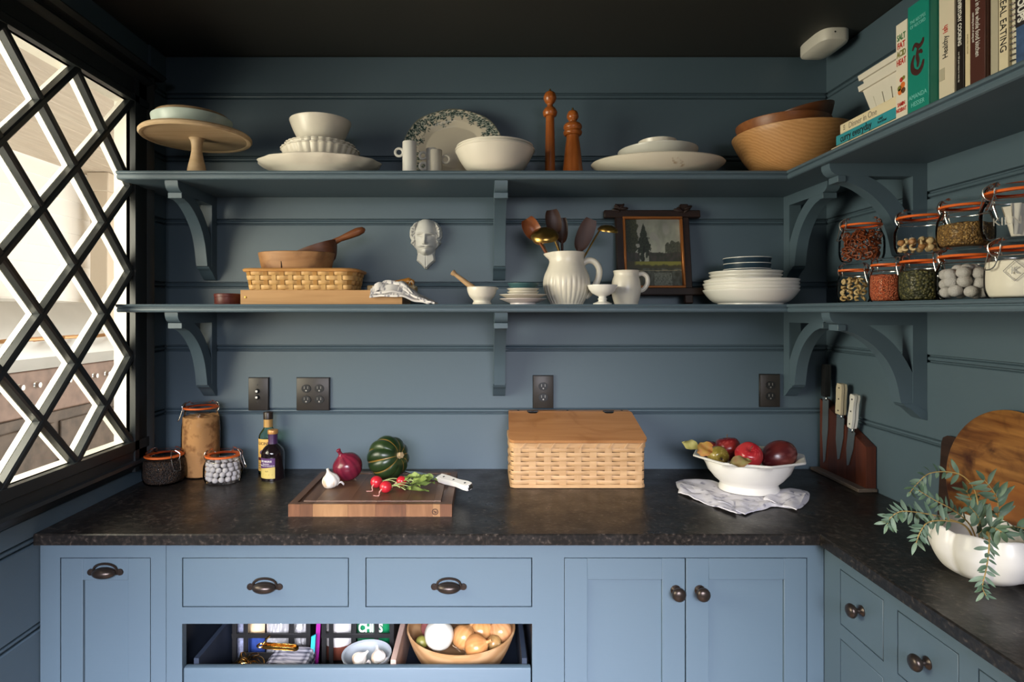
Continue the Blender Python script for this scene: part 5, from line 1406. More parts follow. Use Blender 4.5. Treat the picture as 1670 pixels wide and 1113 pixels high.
part('glass_body', lathe(sp2([(0, 0), (R*.9, 0), (R, .006), (R, .05), (R, .080), (R*.93, .096), (R*.66, .110), (.0155, .118), (.0145, .126), (.0145, .150)], 5)+[(0, .150)], 44), plain('black_glass', (.010, .006, .007, 1), .06, spec=.6), th)
part('sleeve', lathe([(.0155, .1185), (.0163, .119), (.0152, .126), (.0156, .152), (.0146, .152)], 28), plain('purple_sleeve', (.055, .020, .075, 1), .4), th)
part('cork', lathe([(0, .150), (.0170, .1522), (.0175, .154), (.0175, .163), (.0165, .1655), (0, .166)], 28), plain('copper_cap', (.55, .27, .08, 1), .4, metal=.3), th)
lb = part('label', wrap_patch(R+.0003, -1.12, .52, .0075, .046), plain('pale_gold_label', C(206, 184, 104), .5), th)
part('label_top', grid(lambda u, v: ((R+.0005)*sin(-1.12+1.64*u), -(R+.0005)*cos(-1.12+1.64*u), (.039+.008*u)+(.0755-.039-.008*u)*v), 18, 2), PURP, lb)
text('DE NIGRIS', .0092, (0, 0, .0650), SX, SY, INKW, lb, 'CENTER', 'lettering', .0002, wrap=(R+.0009, -.30))
for k, s in enumerate(('BALSAMIC', 'VINEGAR OF MODENA')): text(s, .0058, (0, 0, .0560-k*.0060), SX, SY, INKW, lb, 'CENTER', wrap=(R+.0009, -.30))
text('I.G.P.', .0060, (0, 0, .032), SX, SY, plain('brown_label_ink', C(84, 50, 22), .6), lb, 'CENTER', wrap=(R+.0007, -.20))

# ---------------------------------------------------------------- cutting board
bx0, bx1, by0, by1 = XX(470, 1.63), XX(737, 1.63), 1.63-DW, 1.966-DW
BH = .0345; ZBD = ZC+BH
th = thing('cutting_board', 'thick walnut cutting board with a juice groove on the worktop', 'cutting board', ((bx0+bx1)/2, by0, ZC))
hw = (bx1-bx0)/2; dp = by1-by0; gi, gw, gd = .020, .013, .006
WN = [wood('walnut_%d' % k, c1, c2, 'y', 5, .42, 8, seed=k) for k, (c1, c2) in enumerate((((.060, .028, .016, 1), (.10, .05, .028, 1)), ((.105, .055, .032, 1), (.15, .082, .046, 1)), ((.07, .034, .019, 1), (.115, .058, .031, 1)), ((.085, .042, .024, 1), (.13, .066, .036, 1))))]
def stave(x0, x1, lo=False, notch=True):
    if lo: p = [(0, 0), (dp, 0), (dp, BH), (dp-gi, BH), (dp-gi, BH-gd), (gi, BH-gd), (gi, BH), (0, BH)]
    elif notch: p = [(0, 0), (dp, 0), (dp, BH), (dp-gi, BH), (dp-gi-.003, BH-gd), (dp-gi-gw+.003, BH-gd), (dp-gi-gw, BH), (gi+gw, BH), (gi+gw-.003, BH-gd), (gi+.003, BH-gd), (gi, BH), (.0015, BH), (0, BH-.0015)]
    else: p = [(0, 0), (dp, 0), (dp, BH), (.0015, BH), (0, BH-.0015)]
    return extr(p, 'x', x0, x1)
EG = [wood('end_grain_%d' % k, c1, c2, 'z', 9, .5, 5, seed=k) for k, (c1, c2) in enumerate((((.085, .034, .015, 1), (.14, .06, .026, 1)), ((.25, .125, .052, 1), (.33, .175, .075, 1)), ((.10, .040, .018, 1), (.18, .076, .033, 1)), ((.18, .08, .032, 1), (.26, .125, .055, 1))))]
def staved(vf, k):
    o = part('stave', vf, WN[k], th, 30); o.data.materials.append(EG[k])
    for p in o.data.polygons:
        if p.normal.y < -.6 and p.center.y < .002 or (abs(p.normal.y) > .6 and p.center.y < .002): p.material_index = 1
cuts = [-hw+gi+gw]+[XX(p, 1.63)-(bx0+bx1)/2 for p in (510, 567, 612, 662, 706)]+[hw-gi-gw]
cuts[1] = max(cuts[1], cuts[0]+.01)
staved(join(stave(-hw, -hw+gi, notch=False), stave(-hw+gi, -hw+gi+gw, lo=True)), 2)
for k in range(len(cuts)-1): staved(stave(cuts[k]+.0002, cuts[k+1]-.0002), (0, 1, 3, 2, 3, 1)[k])
staved(join(stave(hw-gi-gw, hw-gi, lo=True), stave(hw-gi, hw, notch=False)), 2)
mk = part('burnt_mark', join(*([mv(rot(box(-.0010, .0010, -.0004, .0003, .0062, .0092), 'Y', k*360/18), 0, 0, 0) for k in range(18)]+[box(-.004, -.001, -.0004, .0003, -.001, .003), box(0, .004, -.0004, .0003, -.003, .0015), box(-.002, .002, -.0004, .0003, -.0045, -.003)])), plain('burnt_wood', (.05, .02, .01, 1), .8), th)
mk['kind'] = 'stuff'; mk.location = (XX(709.5, 1.63)-(bx0+bx1)/2, -.0003, .0135)

# red onion
th = thing('red_onion', 'whole glossy red onion on the walnut board', 'onion', (XX(567, 1.868), 1.868-DW, ZBD-.0005))
def onion_parts(th, R, cA, cB, tilt, neck=True, mat=None, matn=None):
    T = Matrix.Translation((0, 0, R*.92)) @ Matrix.Rotation(radians(tilt[0]), 4, 'Y') @ Matrix.Rotation(radians(tilt[1]), 4, 'X')
    pr = sp2([(0, -R*.92), (R*.35, -R*.88), (R*.8, -R*.58), (R*1.0, -.02*R), (R*.86, R*.52), (R*.42, R*.86), (R*.17, R*1.02)]+([(R*.12, R*1.2), (R*.15, R*1.42)] if neck else [])+[(0, R*1.44 if neck else R*1.05)], 5)
    V, Fc = lathe(pr, 40, lambda a, t: 1+.008*sin(9*a)+.006*sin(23*a))
    o = part('bulb', (V, Fc), vmat('onion_skin', .22, .5, .1, 60), th, 70)
    vcol(o, lambda c: mix(cA, cB, .5+.55*nz(atan2(c.y, c.x)*3.2, c.z*9/R*.05, R*9)+.28*sin(atan2(c.y, c.x)*26)+(.35 if c.z > R*.9 else 0)))
    for v in o.data.vertices: v.co = T @ v.co
    rs = []
    rd = random.Random(int(R*1e5)+int(tilt[0]))
    for k in range(9):
        a = rd.uniform(0, 6.28); q = T @ Vector((0, 0, -R*.91)); q2 = T @ Vector((R*.22*cos(a), R*.22*sin(a), -R*1.0)); q3 = T @ Vector((R*.42*cos(a), R*.42*sin(a), -R*rd.uniform(.93, 1.05)))
        rs.append(tube([q, q2, q3], .0007, 4))
    rt = part('roots', join(*rs), plain('root_straw', (.42, .30, .18, 1), .9), th); rt['kind'] = 'stuff'
onion_parts(th, .0465, (.075, .006, .018), (.20, .018, .038), (-24, 16))

# garlic
def garlic_parts(th, R, tilt=(0, 0)):
    T = Matrix.Rotation(radians(tilt[0]), 4, 'Y') @ Matrix.Rotation(radians(tilt[1]), 4, 'X')
    off = Matrix.Translation((0, 0, R*.80))
    pr = sp2([(0, -R*.78), (R*.4, -R*.78), (R*.85, -R*.5), (R*1.0, -R*.05), (R*.8, R*.48), (R*.38, R*.86), (R*.18, R*1.15), (R*.15, R*1.45)], 5)+[(0, R*1.48)]
    V, Fc = lathe(pr, 60, lambda a, t: 1+(.085*abs(cos(a*4))-.05)*(1-sst(.55, .85, t)))
    o = part('bulb', xf((V, Fc), off @ T), vmat('garlic_skin', .5, .4, .2, 200), th, 60)
    vcol(o, lambda c: mix((.72, .68, .60), (.52, .38, .26), sst(.12, .5, nz(c.x*70, c.y*70, c.z*28+R))))
    part('root_plate', xf(lathe([(0, -R*.80), (R*.3, -R*.80), (R*.26, -R*.72), (0, -R*.72)], 16), off @ T), plain('root_straw', (.42, .30, .18, 1), .9), th)
    part('loose_skin', xf(grid(lambda u, v: (R*(.75+.75*u), R*(.5*(v-.5)), R*(-.55+.35*sin(u*3)+.12*sin(v*9))), 9, 6), Matrix.Translation((0, 0, R*.8))), plain('papery_skin', (.70, .65, .60, 1), .7), th)
th = thing('garlic_bulb', 'white garlic bulb lying in front of the red onion on the board', 'garlic', (XX(540, 1.79), 1.787-DW, ZBD))
garlic_parts(th, .0265, (-14, 6))

# acorn squash
th = thing('acorn_squash', 'dark green ribbed acorn squash lying on the walnut board', 'squash', (XX(632, 1.905), 1.905-DW, ZBD-.0005))
R = .0690
T = Matrix.Translation((0, 0, R*.90)) @ Matrix.Rotation(radians(-38), 4, 'Z') @ Matrix.Rotation(radians(74), 4, 'Y')
pr = sp2([(0, -R*1.02), (R*.18, -R*.98), (R*.62, -R*.72), (R*.92, -R*.28), (R*.98, R*.14), (R*.84, R*.56), (R*.50, R*.82), (R*.22, R*.84), (R*.10, R*.78)]+[(0, R*.77)], 5)
V, Fc = lathe(pr, 120, lambda a, t: 1+(.12*abs(cos(a*5))**.7-.085)*sin(pi*min(1, t*1.02)))
o = part('body', (V, Fc), vmat('squash_skin', .30, .5, .1, 50), th, 70)
def sqc(c):
    a = atan2(c.y, c.x); rib = abs(cos(a*5)); g_ = mix((.007, .019, .006), (.028, .052, .015), .45+.8*nz(c.x*55, c.y*55, c.z*22))
    k = (1-sst(.0, .20, rib))*sst(-.05, .25, nz(a*1.3, 3.3, c.z*8)+.12)
    g_ = mix(g_, (.38, .20, .035), k*.8)
    return g_
vcol(o, sqc)
for v in o.data.vertices: v.co = T @ v.co
part('stem', xf(lathe(sp2([(0, R*.74), (R*.17, R*.76), (R*.12, R*.86), (R*.13, R*1.0)])+[(0, R*1.01)], 10, lambda a, t: 1+.14*cos(5*a)), T), plain('dry_stem', (.46, .33, .17, 1), .8, bump=.5), th)

# radishes with leaves
RDM = plain('radish_red', (.50, .018, .030, 1), .25, var=.25, bscale=25); RLF = vmat('radish_leaf', .5, .3); STM = plain('pale_green_stem', (.36, .42, .16, 1), .5)
def leafmesh(l, w, wav, seed, jag=.22):
    def f(u, v):
        t = u; c = (v-.5)*2
        wd = w*(.18+.82*sin(pi*min(1, t**.8))**.7)*(1+jag*sin(t*19+seed))*(1-sst(.9, 1, t)*.8)
        return (l*t, wd*c, .25*w*abs(c)+wav*sin(t*7+c*2+seed)+l*.10*sin(t*2.4))
    return grid(f, 12, 5)
def radish(lab, px, D, r, ang, leaves, tail):
    th = thing('radish', lab, 'radish', (XX(px, D), D-DW, ZBD))
    part('bulb', mv(ball(r, 20, 12, 1.0, 1.0, .96), 0, 0, r*.96), RDM, th)
    a = radians(tail); part('tail', tube(spline([(r*.85*cos(a), r*.85*sin(a), r*.8), (r*1.4*cos(a), r*1.4*sin(a), r*.45), (r*2.0*cos(a+.2), r*2.0*sin(a+.2), .0015), (r*2.4*cos(a-.2), r*2.4*sin(a-.2), .001)], 4), [.0022]*5+[.0014]*4+[.0008]*4, 6), plain('radish_tail', (.62, .30, .26, 1), .5), th)
    rd = random.Random(int(px))
    for k, (an, ln, ll, lw) in enumerate(leaves):
        b = radians(ang+an); s = Vector((r*.9*cos(radians(ang)), r*.9*sin(radians(ang)), r*1.0)); e = Vector((ln*cos(b), ln*sin(b), .010+rd.uniform(0, .012)))
        st = part('leaf_stem', tube(spline([s, s.lerp(e, .5)+Vector((0, 0, .006)), e], 4), [.0018]*4+[.0013]*5, 6), STM, th)
        lf = part('leaf', leafmesh(ll, lw, .004, k*2.1+px), RLF, th, 70)
        lf.matrix_local = Matrix.Translation(e) @ Matrix.Rotation(b+rd.uniform(-.4, .4), 4, 'Z') @ Matrix.Rotation(rd.uniform(-.25, .15), 4, 'Y') @ Matrix.Rotation(rd.uniform(-.5, .5), 4, 'X')
        vcol(lf, lambda c, k=k: mix((.10, .16, .035), (.26, .33, .085), .5+.6*nz(c.x*90, c.y*90, k)))
radish('small red radish, farthest left of the three on the board', 614, 1.785, .0185, 10, [(-4, .062, .060, .012), (10, .080, .055, .012)], 250)
radish('small red radish nearest the front edge of the board with a long root', 629, 1.735, .0180, 22, [(-30, .060, .070, .013), (-14, .075, .070, .012), (8, .085, .055, .012), (-44, .050, .045, .011)], 235)
radish('small red radish half under its leaves, right of the other two', 655, 1.80, .0160, -6, [(-24, .050, .065, .013), (0, .062, .055, .014), (34, .052, .050, .015), (20, .035, .040, .013), (-48, .05, .06, .012)], 200)

# knife across the board's edge
th = thing('kitchen_knife', 'kitchen knife with a white riveted handle lying across the board edge', 'knife', (-.266, 1.955-DW, ZBD))
V2 = [(0, 0), (.04, .016), (.10, .0215), (.168, .0225), (.172, .0), (.10, -.003), (.04, -.003)]
Rk = Matrix.Rotation(radians(-44.5), 4, 'Z')
def kx(vf): return xf(vf, Matrix.Translation((0, 0, .0030)) @ Rk @ Matrix.Rotation(radians(14), 4, 'X'))
part('blade', kx(extr(V2, 'z', 0, .0018)), STEEL, th)
KH = plain('white_knife_handle', (.74, .71, .66, 1), .3)
hdl = extr([(.168, .0), (.168, .0225), (.20, .0235), (.25, .0195), (.285, .0235), (.303, .0215), (.306, .012), (.302, -.001), (.285, -.002), (.25, .002), (.20, -.002)], 'z', -.0005, .017)
bmv = kx(hdl); part('handle', bmv, KH, th, 30)
part('bolster', kx(box(.158, .1685, -.0012, .0230, -.001, .0150, .002)), STEEL, th)
for s in (.19, .235, .285): part('rivet', kx(mv(lathe([(0, 0), (.0036, 0), (.003, .0008), (0, .001)], 14), s, .0105, .017)), BLACK, th)
part('end_cap', kx(box(.3045, .308, .001, .0195, .001, .0155, .0015)), STEEL, th)

# ---------------------------------------------------------------- bread box basket
bxc, byc = XX(942.5, 1.893), (1.893+2.112)/2-DW
th = thing('bread_basket', 'woven splint bread box with a sloping honey-brown wooden lid', 'bread box', (bxc, byc, ZC))
HX, HY = .2155, .1085
Lb, pb = rrect(HX, HY, .014)
B1 = wood('bread_splint', (.50, .29, .13, 1), (.64, .40, .20, 1), 'x', 8, .5, 6); B2 = wood('bread_splint_b', (.46, .26, .11, 1), (.60, .365, .18, 1), 'x', 8, .5, 6, seed=4)
B3 = wood('bread_stake', (.47, .27, .12, 1), (.58, .36, .18, 1), 'z', 8, .5, 6)
weave(th, pb, Lb, .1180, 8, .0125, .0128, .0465, .0225, [B1, B2], [B3, B1], lambda z: .0+.01*z, a=.0023)
def band(z0, z1, o0, o1, name, mat):
    V = []; Fc = []; n = 88
    for i in range(n):
        x, y, nx, ny = pb(Lb*i/n)
        for z, f in ((z0, o0), (z0+.001, o1), (z1-.001, o1), (z1, o0)): V.append(Vector((x+nx*f, y+ny*f, z)))
    for i in range(n):
        k = (i+1) % n
        for q in range(4): Fc.append((i*4+q, k*4+q, k*4+(q+1) % 4, i*4+(q+1) % 4))
    return part(name, (V, Fc), mat, th, 50)
band(.0005, .0125, -.001, .0030, 'bottom_band', B1); band(.1300, .1470, -.001, .0055, 'rim_band', B2)
for k in range(9):
    x = -HX+.03+k*.047; part('lashing', extr([(x, .1298), (x+.006, .1298), (x+.018, .1472), (x+.012, .1472)], 'y', -HY-.0085, -HY-.0052), B3, th, 0)
part('inside', extr([(pb(Lb*i/60)[0]*.985, pb(Lb*i/60)[1]*.975) for i in range(60)], 'z', .002, .128), plain('dark_basket_core', (.16, .085, .035, 1), .8), th, 0)  # solid core in a darker brown, filling the basket behind the weave
LIDW = wood('lid_honey_wood', (.40, .17, .060, 1), (.50, .235, .09, 1), 'x', 3.5, .38, 12, dark=((.30, .115, .035, 1), 6))
zf, zb_ = .1478, .2090
for s in (-1, 1): part('gusset', extr([(-HY+.002, zf-.0005), (HY-.002, zf-.0005), (HY-.002, zb_-.001), (HY-.040, zb_-.004), (-HY+.01, zf+.003)], 'x', s*(HX-.008)-.005, s*(HX-.008)+.005), LIDW, th)
part('back_board', box(-HX+.004, HX-.004, HY-.012, HY-.003, zf-.0005, zb_-.001), LIDW, th)
def rr2(x0, x1, y0, y1, r):
    P = []
    for cx_, cy_, a0 in ((x0+r, y0+r, pi), (x1-r, y0+r, 1.5*pi)):
        for k in range(7): P.append((cx_+r*cos(a0+pi/2*k/6), cy_+r*sin(a0+pi/2*k/6)))
    return P+[(x1-.006, y1), (x0+.006, y1)]
hy0, hy1 = -HY-.013, HY-.040; ang = atan2(zb_-zf-.002, hy1-hy0)
ln = sqrt((hy1-hy0)**2+(zb_-zf-.002)**2)
TLd = Matrix.Translation((0, hy0, zf+.0005)) @ Matrix.Rotation(ang, 4, 'X')
ld = part('lid', xf(extr(rr2(-HX-.007, HX+.007, 0, ln, .020), 'z', 0, .0095), TLd), LIDW, th, 30)
part('back_strip', mv(box(-HX+.001, HX-.001, 0, .038, 0, .0095, .0012), 0, hy1+.0015, zb_-.001), LIDW, th)
for px in (868, 991):
    x = XX(px, 2.085)-bxc
    hg = part('hinge', mv(rot(tube([(0, -.019, 0), (0, .019, 0)], .0034, 10), 'Z', 90), x, hy1+.001, zb_+.0095), BLACK, th)
    part('hinge_leaf', xf(extr([(-.016, -.010), (-.009, -.014), (.009, -.014), (.016, -.010), (.016, 0), (-.016, 0)], 'z', .0, .0012), Matrix.Translation((x, hy1, zb_+.0078)) @ Matrix.Rotation(ang, 4, 'X')), BLACK, hg)
    part('hinge_leaf', mv(extr([(-.010, .011), (.010, .011), (.014, 0), (-.014, 0)], 'z', 0, .0012), x, hy1+.002, zb_+.0085), BLACK, hg)
for px in (845, 925, 1013):
    part('screw', mv(lathe([(0, 0), (.0042, 0), (.0032, .0016), (0, .0018)], 12), XX(px, 2.10)-bxc, HY-.018, zb_+.0085), BLACK, th)

# ---------------------------------------------------------------- fruit bowl on a cloth
fbx, fby = XX(1221, 1.86), 1.86-DW
RM = Matrix.Rotation(radians(8), 4, 'Z')
CLM = vmat('striped_cloth', .85, .1, .3, 400)
out_px = [(1102, 785), (1117, 781), (1150, 781), (1185, 792), (1250, 800), (1285, 797), (1316, 801), (1320, 812), (1312, 823), (1300, 829), (1262, 826), (1248, 830), (1215, 836), (1203, 837), (1185, 829), (1165, 824), (1140, 814), (1125, 806), (1106, 797)]
OP = []
for px, py in out_px:
    D = (EYE-ZC-.004)*F/(py-VY); OP.append(Vector((XX(px, D)-fbx, D-DW-fby, 0)))
ce = sum(OP, Vector())/len(OP)
lp = OP+[OP[0]]; lp = spline(lp, 5)[:-1]; NL = len(lp)
def cl(u, v):
    p = lp[int(u*NL+.5) % NL]; t = v
    q = ce+(p-ce)*t
    z = .0060+.0052*nz(q.x*24, q.y*24, 1)*sst(.55, .75, t)+.0075*sst(.6, .86, t)*max(0, sin(atan2(p.y-ce.y, p.x-ce.x)*5+1.1))
    if t > .88: z = z*(1-sst(.88, 1.0, t)*.75)
    return (q.x, q.y, max(.0012, z))
th = thing('cloth_napkin', 'crumpled white striped cloth under the fruit bowl', 'cloth', (fbx, fby, ZC))
def stripes(c, s=0):
    x = c.x*.8+c.y*.6+.0012*nz(c.x*12, c.y*12, 3); y = c.y*.8-c.x*.6
    return mix((.68, .66, .70), (.10, .10, .18), max(.75*(x % .058 < .0022), .65*(y % .067 < .0020), .35*((y+.008) % .067 < .0012)))
o = part('cloth', grid(cl, NL, 26, True), CLM, th, 70); vcol(o, stripes)
def flap(pts, z0, z1, name='fold'):
    P = [Vector((XX(px, (EYE-ZC-.012)*F/(py-VY))-fbx, (EYE-ZC-.012)*F/(py-VY)-DW-fby, 0)) for px, py in pts]
    def f(u, v):
        a = P[0].lerp(P[1], u); b = P[3].lerp(P[2], u); q = a.lerp(b, v)
        z = z0+(z1-z0)*sin(pi*v*.55)+.004*nz(q.x*40, q.y*40, 6)+.003*sin(u*9+v*4)
        return (q.x, q.y, max(.004, z))
    o = part(name, sheet(f, 22, 14, .003), CLM, th, 70); vcol(o, stripes)
flap([(1106, 800), (1202, 836), (1196, 818), (1112, 786)], .007, .012)
flap([(1245, 812), (1299, 829), (1314, 806), (1262, 797)], .008, .013)
flap([(1150, 812), (1215, 835), (1258, 818), (1170, 800)], .006, .009)
th = thing('fruit_bowl', 'white footed ironstone bowl with an eight-sided rim on the cloth', 'bowl', (fbx, fby, ZC+.0088))
def octo(a):
    a = (a+pi/8) % (pi/4)-pi/8; return cos(pi/8)/cos(a)*1.0
def om(a, t): return 1+(octo(a+pi/8)-1)*sst(.48, .62, abs(t-.55)*-1+1.1 if False else t)*(1-sst(.80, .9, t))
pr = [(0, .003), (.082, .003), (.086, 0), (.091, 0), (.0915, .006), (.087, .018), (.088, .022), (.104, .036), (.124, .060), (.134, .082), (.139, .092), (.160, .100), (.170, .103), (.1715, .107), (.168, .109), (.150, .104), (.136, .097), (.130, .082), (.118, .058), (.095, .034), (.07, .024), (0, .022)]
n_ = len(pr)
V, Fc = lathe(pr, 96, lambda a, t: 1+(octo(a+pi/8)-.97)*sst(9/n_, 11/n_, t)*(1-sst(15/n_, 17/n_, t)), .84)
part('body', (V, Fc), CERW, th, 50)
zb0 = ZC+.0085
def fruit(name, lab, cat, px, py, D, r, sx, sy, sz, rotd, cA, cB, spot=None, stem=True, rough=.25, apple=True):
    p = PX(px, py, D); th = thing(name, lab, cat, p)
    if apple: pr = sp2([(0, -r*.82), (r*.25, -r*.92), (r*.62, -r*.80), (r*.95, -r*.15), (r*.98, r*.25), (r*.75, r*.78), (r*.38, r*.92), (r*.12, r*.80)], 5)+[(0, r*.70)]
    else: pr = [(r*sin(pi*i/14), -r*cos(pi*i/14)) for i in range(15)]; pr[0] = (0, -r); pr[-1] = (0, r)
    Rm = Matrix.Rotation(radians(rotd[2]), 4, 'Z') @ Matrix.Rotation(radians(rotd[1]), 4, 'Y') @ Matrix.Rotation(radians(rotd[0]), 4, 'X')
    V, Fc = lathe(pr, 36, lambda a, t: 1+.02*cos(5*a))
    V = [Vector((q.x*sx, q.y*sy, q.z*sz)) for q in V]
    o = part('body', (V, Fc), vmat('fruit_skin_%d' % int(rough*100), rough, .5), th, 80)
    vcol(o, lambda c: mix(mix(cA, cB, .5+1.0*nz(c.x/r*1.2+px, c.y/r*1.2, c.z/r*1.2)), tuple(q*1.5+.04 for q in cB), .5*(nz(c.x/r*22, c.y/r*22, c.z/r*22) > .38)))
    for v in o.data.vertices: v.co = Rm @ v.co
    if stem: part('stem', tube([Rm @ Vector((0, 0, r*.66*sz)), Rm @ Vector((.001, 0, r*1.0*sz)), Rm @ Vector((.004, 0, r*1.22*sz))], [.0012, .0011, .0017], 6), plain('fruit_stem', (.09, .055, .03, 1), .8), th)
    return th
fruit('mango', 'large dark red mango at the right of the white fruit bowl', 'mango', 1270, 744, 1.84, .046, 1.0, .95, 1.28, (0, 66, 12), (.075, .010, .012), (.13, .022, .018), stem=False, apple=False, rough=.25)
fruit('apple', 'bright red apple in the middle of the fruit bowl', 'apple', 1221, 744, 1.80, .0405, 1, 1, .95, (40, -10, 0), (.33, .012, .020), (.42, .035, .035))
fruit('apple', 'dark red apple standing highest at the back of the fruit bowl', 'apple', 1188, 733, 1.90, .0405, 1, 1, .95, (-8, -6, 0), (.10, .006, .010), (.24, .020, .016))
fruit('apple', 'dark red apple mostly hidden behind the highest apple in the bowl', 'apple', 1163, 737, 1.965, .036, 1, 1, .95, (0, 14, 0), (.11, .010, .014), (.18, .02, .02))
fruit('pear', 'yellow-green fruit with a dark blossom end at the left front of the bowl', 'pear', 1170, 743, 1.868, .0310, 1.1, 1.0, 1.0, (100, 0, 8), (.22, .17, .025), (.30, .22, .05), stem=False)
part('blossom_end', mv(rot(lathe([(0, 0), (.004, 0), (.003, .0012), (0, .0004)], 12), 'X', 90), .001, -.0305, -.004), plain('dark_blossom', (.05, .03, .015, 1), .9), bpy.data.objects['pear'])
def dry_leaf(lab, px, py, D, l, w, rz, ry, rx, cA, cB):
    o = part('dried_leaf', leafmesh(l, w, .006, px, .07), vmat('dry_leaf_skin', .6, .3), None, 70)
    vcol(o, lambda c: mix(cA, cB, .5+.9*nz(c.x*70, c.y*70, px)))
    o.location = PX(px, py, D); o.rotation_euler = (radians(rx), radians(ry), radians(rz)); tag(o, lab, 'leaf')
dry_leaf('curled yellow-green leaf sticking out over the left rim of the fruit bowl', 1140, 735, 1.84, .058, .017, 178, -24, 60, (.24, .23, .06), (.38, .33, .12))
dry_leaf('orange-red dried leaf between the yellow leaf and the dark apple', 1137, 738, 1.80, .052, .022, 12, -16, 58, (.36, .10, .03), (.36, .25, .05))
dry_leaf('green and brown-red leaf lying on the front rim of the fruit bowl', 1191, 757, 1.742, .062, .017, 4, -6, 48, (.20, .045, .02), (.20, .23, .07))

# ---------------------------------------------------------------- magnetic knife block
th = thing('knife_block', 'dark red-brown wooden knife stand with a sloping top against the right wall', 'knife block', (XR, 0, ZC))
KB = wood('jatoba', (.055, .014, .008, 1), (.105, .028, .014, 1), 'z', 6, .3, 8)
kx0, kx1 = -.036, -.004
prof_ = [(-.276, .012), (-.022, .012), (-.022, .258), (-.276, .142)]
part('slab', extr(prof_, 'x', kx0+.0035, kx1), KB, th)
for k in range(5):
    y0 = -.276+k*.0508; y1 = y0+.0504
    zt0 = .142+(y0+.276)/.254*.116; zt1 = .142+(y1+.276)/.254*.116
    part('face_strip', extr([(y0, .012), (y1, .012), (y1, zt1), (y0, zt0)], 'x', kx0, kx0+.0036), wood('jatoba_%d' % (k % 2), (.045, .012, .007, 1) if k % 2 else (.065, .017, .009, 1), (.085, .022, .012, 1) if k % 2 else (.12, .032, .016, 1), 'z', 6, .3, 8, seed=k % 2), th)
part('base_plate', box(kx0-.030, kx1, -.285, -.012, .0005, .0119, .002), wood('grey_base', (.10, .075, .06, 1), (.15, .115, .09, 1), 'y', 5, .5, 8), th)
SSB = plain('satin_blade', (.30, .33, .34, 1), .3, metal=.85)
def blk_knife(lab, y, hz0, hz1, tipz, hmat, w, lean, rivets=True, wavy_=False):
    th = thing('knife', lab, 'knife', (XR+kx0-.0012, y, ZC+hz0), radians(0), 'knives on the stand')
    hb = hz0-tipz; x = 0
    part('blade', extr([(w*.5, 0), (w*.5, -hb*.55), (w*.15, -hb), (-w*.1, -hb*.96), (-w*.5, -hb*.45), (-w*.5, 0)], 'x', -.0022, 0), SSB, th)
    part('bolster', box(-.007, .0005, -w*.34, w*.34, -.004, .010, .0015), STEEL, th)
    H = hz1-hz0-.010
    q = [(.30, 0), (.36, .12), (.40, .30), (.34, .52), (.30, .72), (.40, .92), (.30, 1.0)] if wavy_ else [(.36, 0), (.40, .1), (.38, .5), (.42, .85), (.30, 1.0)]
    pol = [(a*w, .010+b*H) for a, b in q]+[(-a*w*.9, .010+b*H) for a, b in reversed(q)]
    part('handle', extr(pol, 'x', -.0105, -.0022+.0005), hmat, th); part('tang', extr([(a*1.02, b) for a, b in pol], 'x', -.0022+.0007, -.0005), BLACK, th); part('handle_back', extr(pol, 'x', .0002, .0085), hmat, th)
    for b in (.12, .5, .86): part('rivet', mv(rot(lathe([(0, 0), (.0030, 0), (.0026, .0008), (0, .001)], 12), 'Y', -90), -.0105, 0, .010+b*H), BLACK, th)
    th.rotation_euler = (radians(lean), 0, 0)
IVO = plain('ivory_handle', (.58, .50, .36, 1), .35)
blk_knife('knife with a black handle, farthest back on the wooden knife stand', -.062, .262, .385, .035, BLACK, .034, 2)
blk_knife('knife with a cream three-rivet handle in the middle of the stand', -.148, .214, .328, .066, IVO, .040, 4)
blk_knife('knife with a narrow white wavy handle, frontmost on the stand', -.208, .180, .302, .058, KH, .034, 9, wavy_=True)

# ---------------------------------------------------------------- boards leaning on the right wall
th = thing('round_board', 'large round dark-stained wooden board leaning on the right wall behind the vase', 'board', (1.180, 1.352-DW, ZC+.0015))
RB = wood('round_board_wood', (.13, .042, .010, 1), (.36, .16, .042, 1), 'y', 7, .38, 9, dark=((.050, .014, .005, 1), 9), coat=.15)
TR = Matrix.Rotation(radians(7.5), 4, 'Y') @ Matrix.Translation((0, 0, .170)) @ Matrix.Rotation(radians(-90), 4, 'Y')
TR = Matrix.Rotation(radians(7.5), 4, 'Y') @ Matrix.Translation((0, 0, .1715)) @ Matrix.Rotation(radians(-90), 4, 'Y')
part('disc', xf(lathe([(0, -.008), (.160, -.008), (.1695, -.005), (.1705, 0), (.1695, .005), (.164, .0078), (0, .008)], 96), TR), RB, th, 30)
part('handle_patch', xf(mv(lathe(sp2([(0, .0075), (.060, .0078), (.070, .0076)], 3)+[(.074, .0070)], 48), -.060, -.035, .0008), TR), wood('worn_patch', (.30, .10, .022, 1), (.38, .15, .035, 1), 'y', 5, .35, 9, coat=.2), th, 30)
th = thing('dark_board', 'dark rectangular board with a rounded corner leaning behind the round board', 'board', (1.222, 1.395-DW, ZC+.001))
V2 = [(-.20, 0), (.185, 0), (.180, .215), (.175, .232), (.160, .240), (-.20, .240)]
part('slab', xf(extr(V2, 'x', -.005, .005), Matrix.Rotation(radians(2.0), 4, 'Y')), wood('dark_board_wood', (.022, .011, .008, 1), (.042, .020, .013, 1), 'y', 6, .45, 8), th, 30)

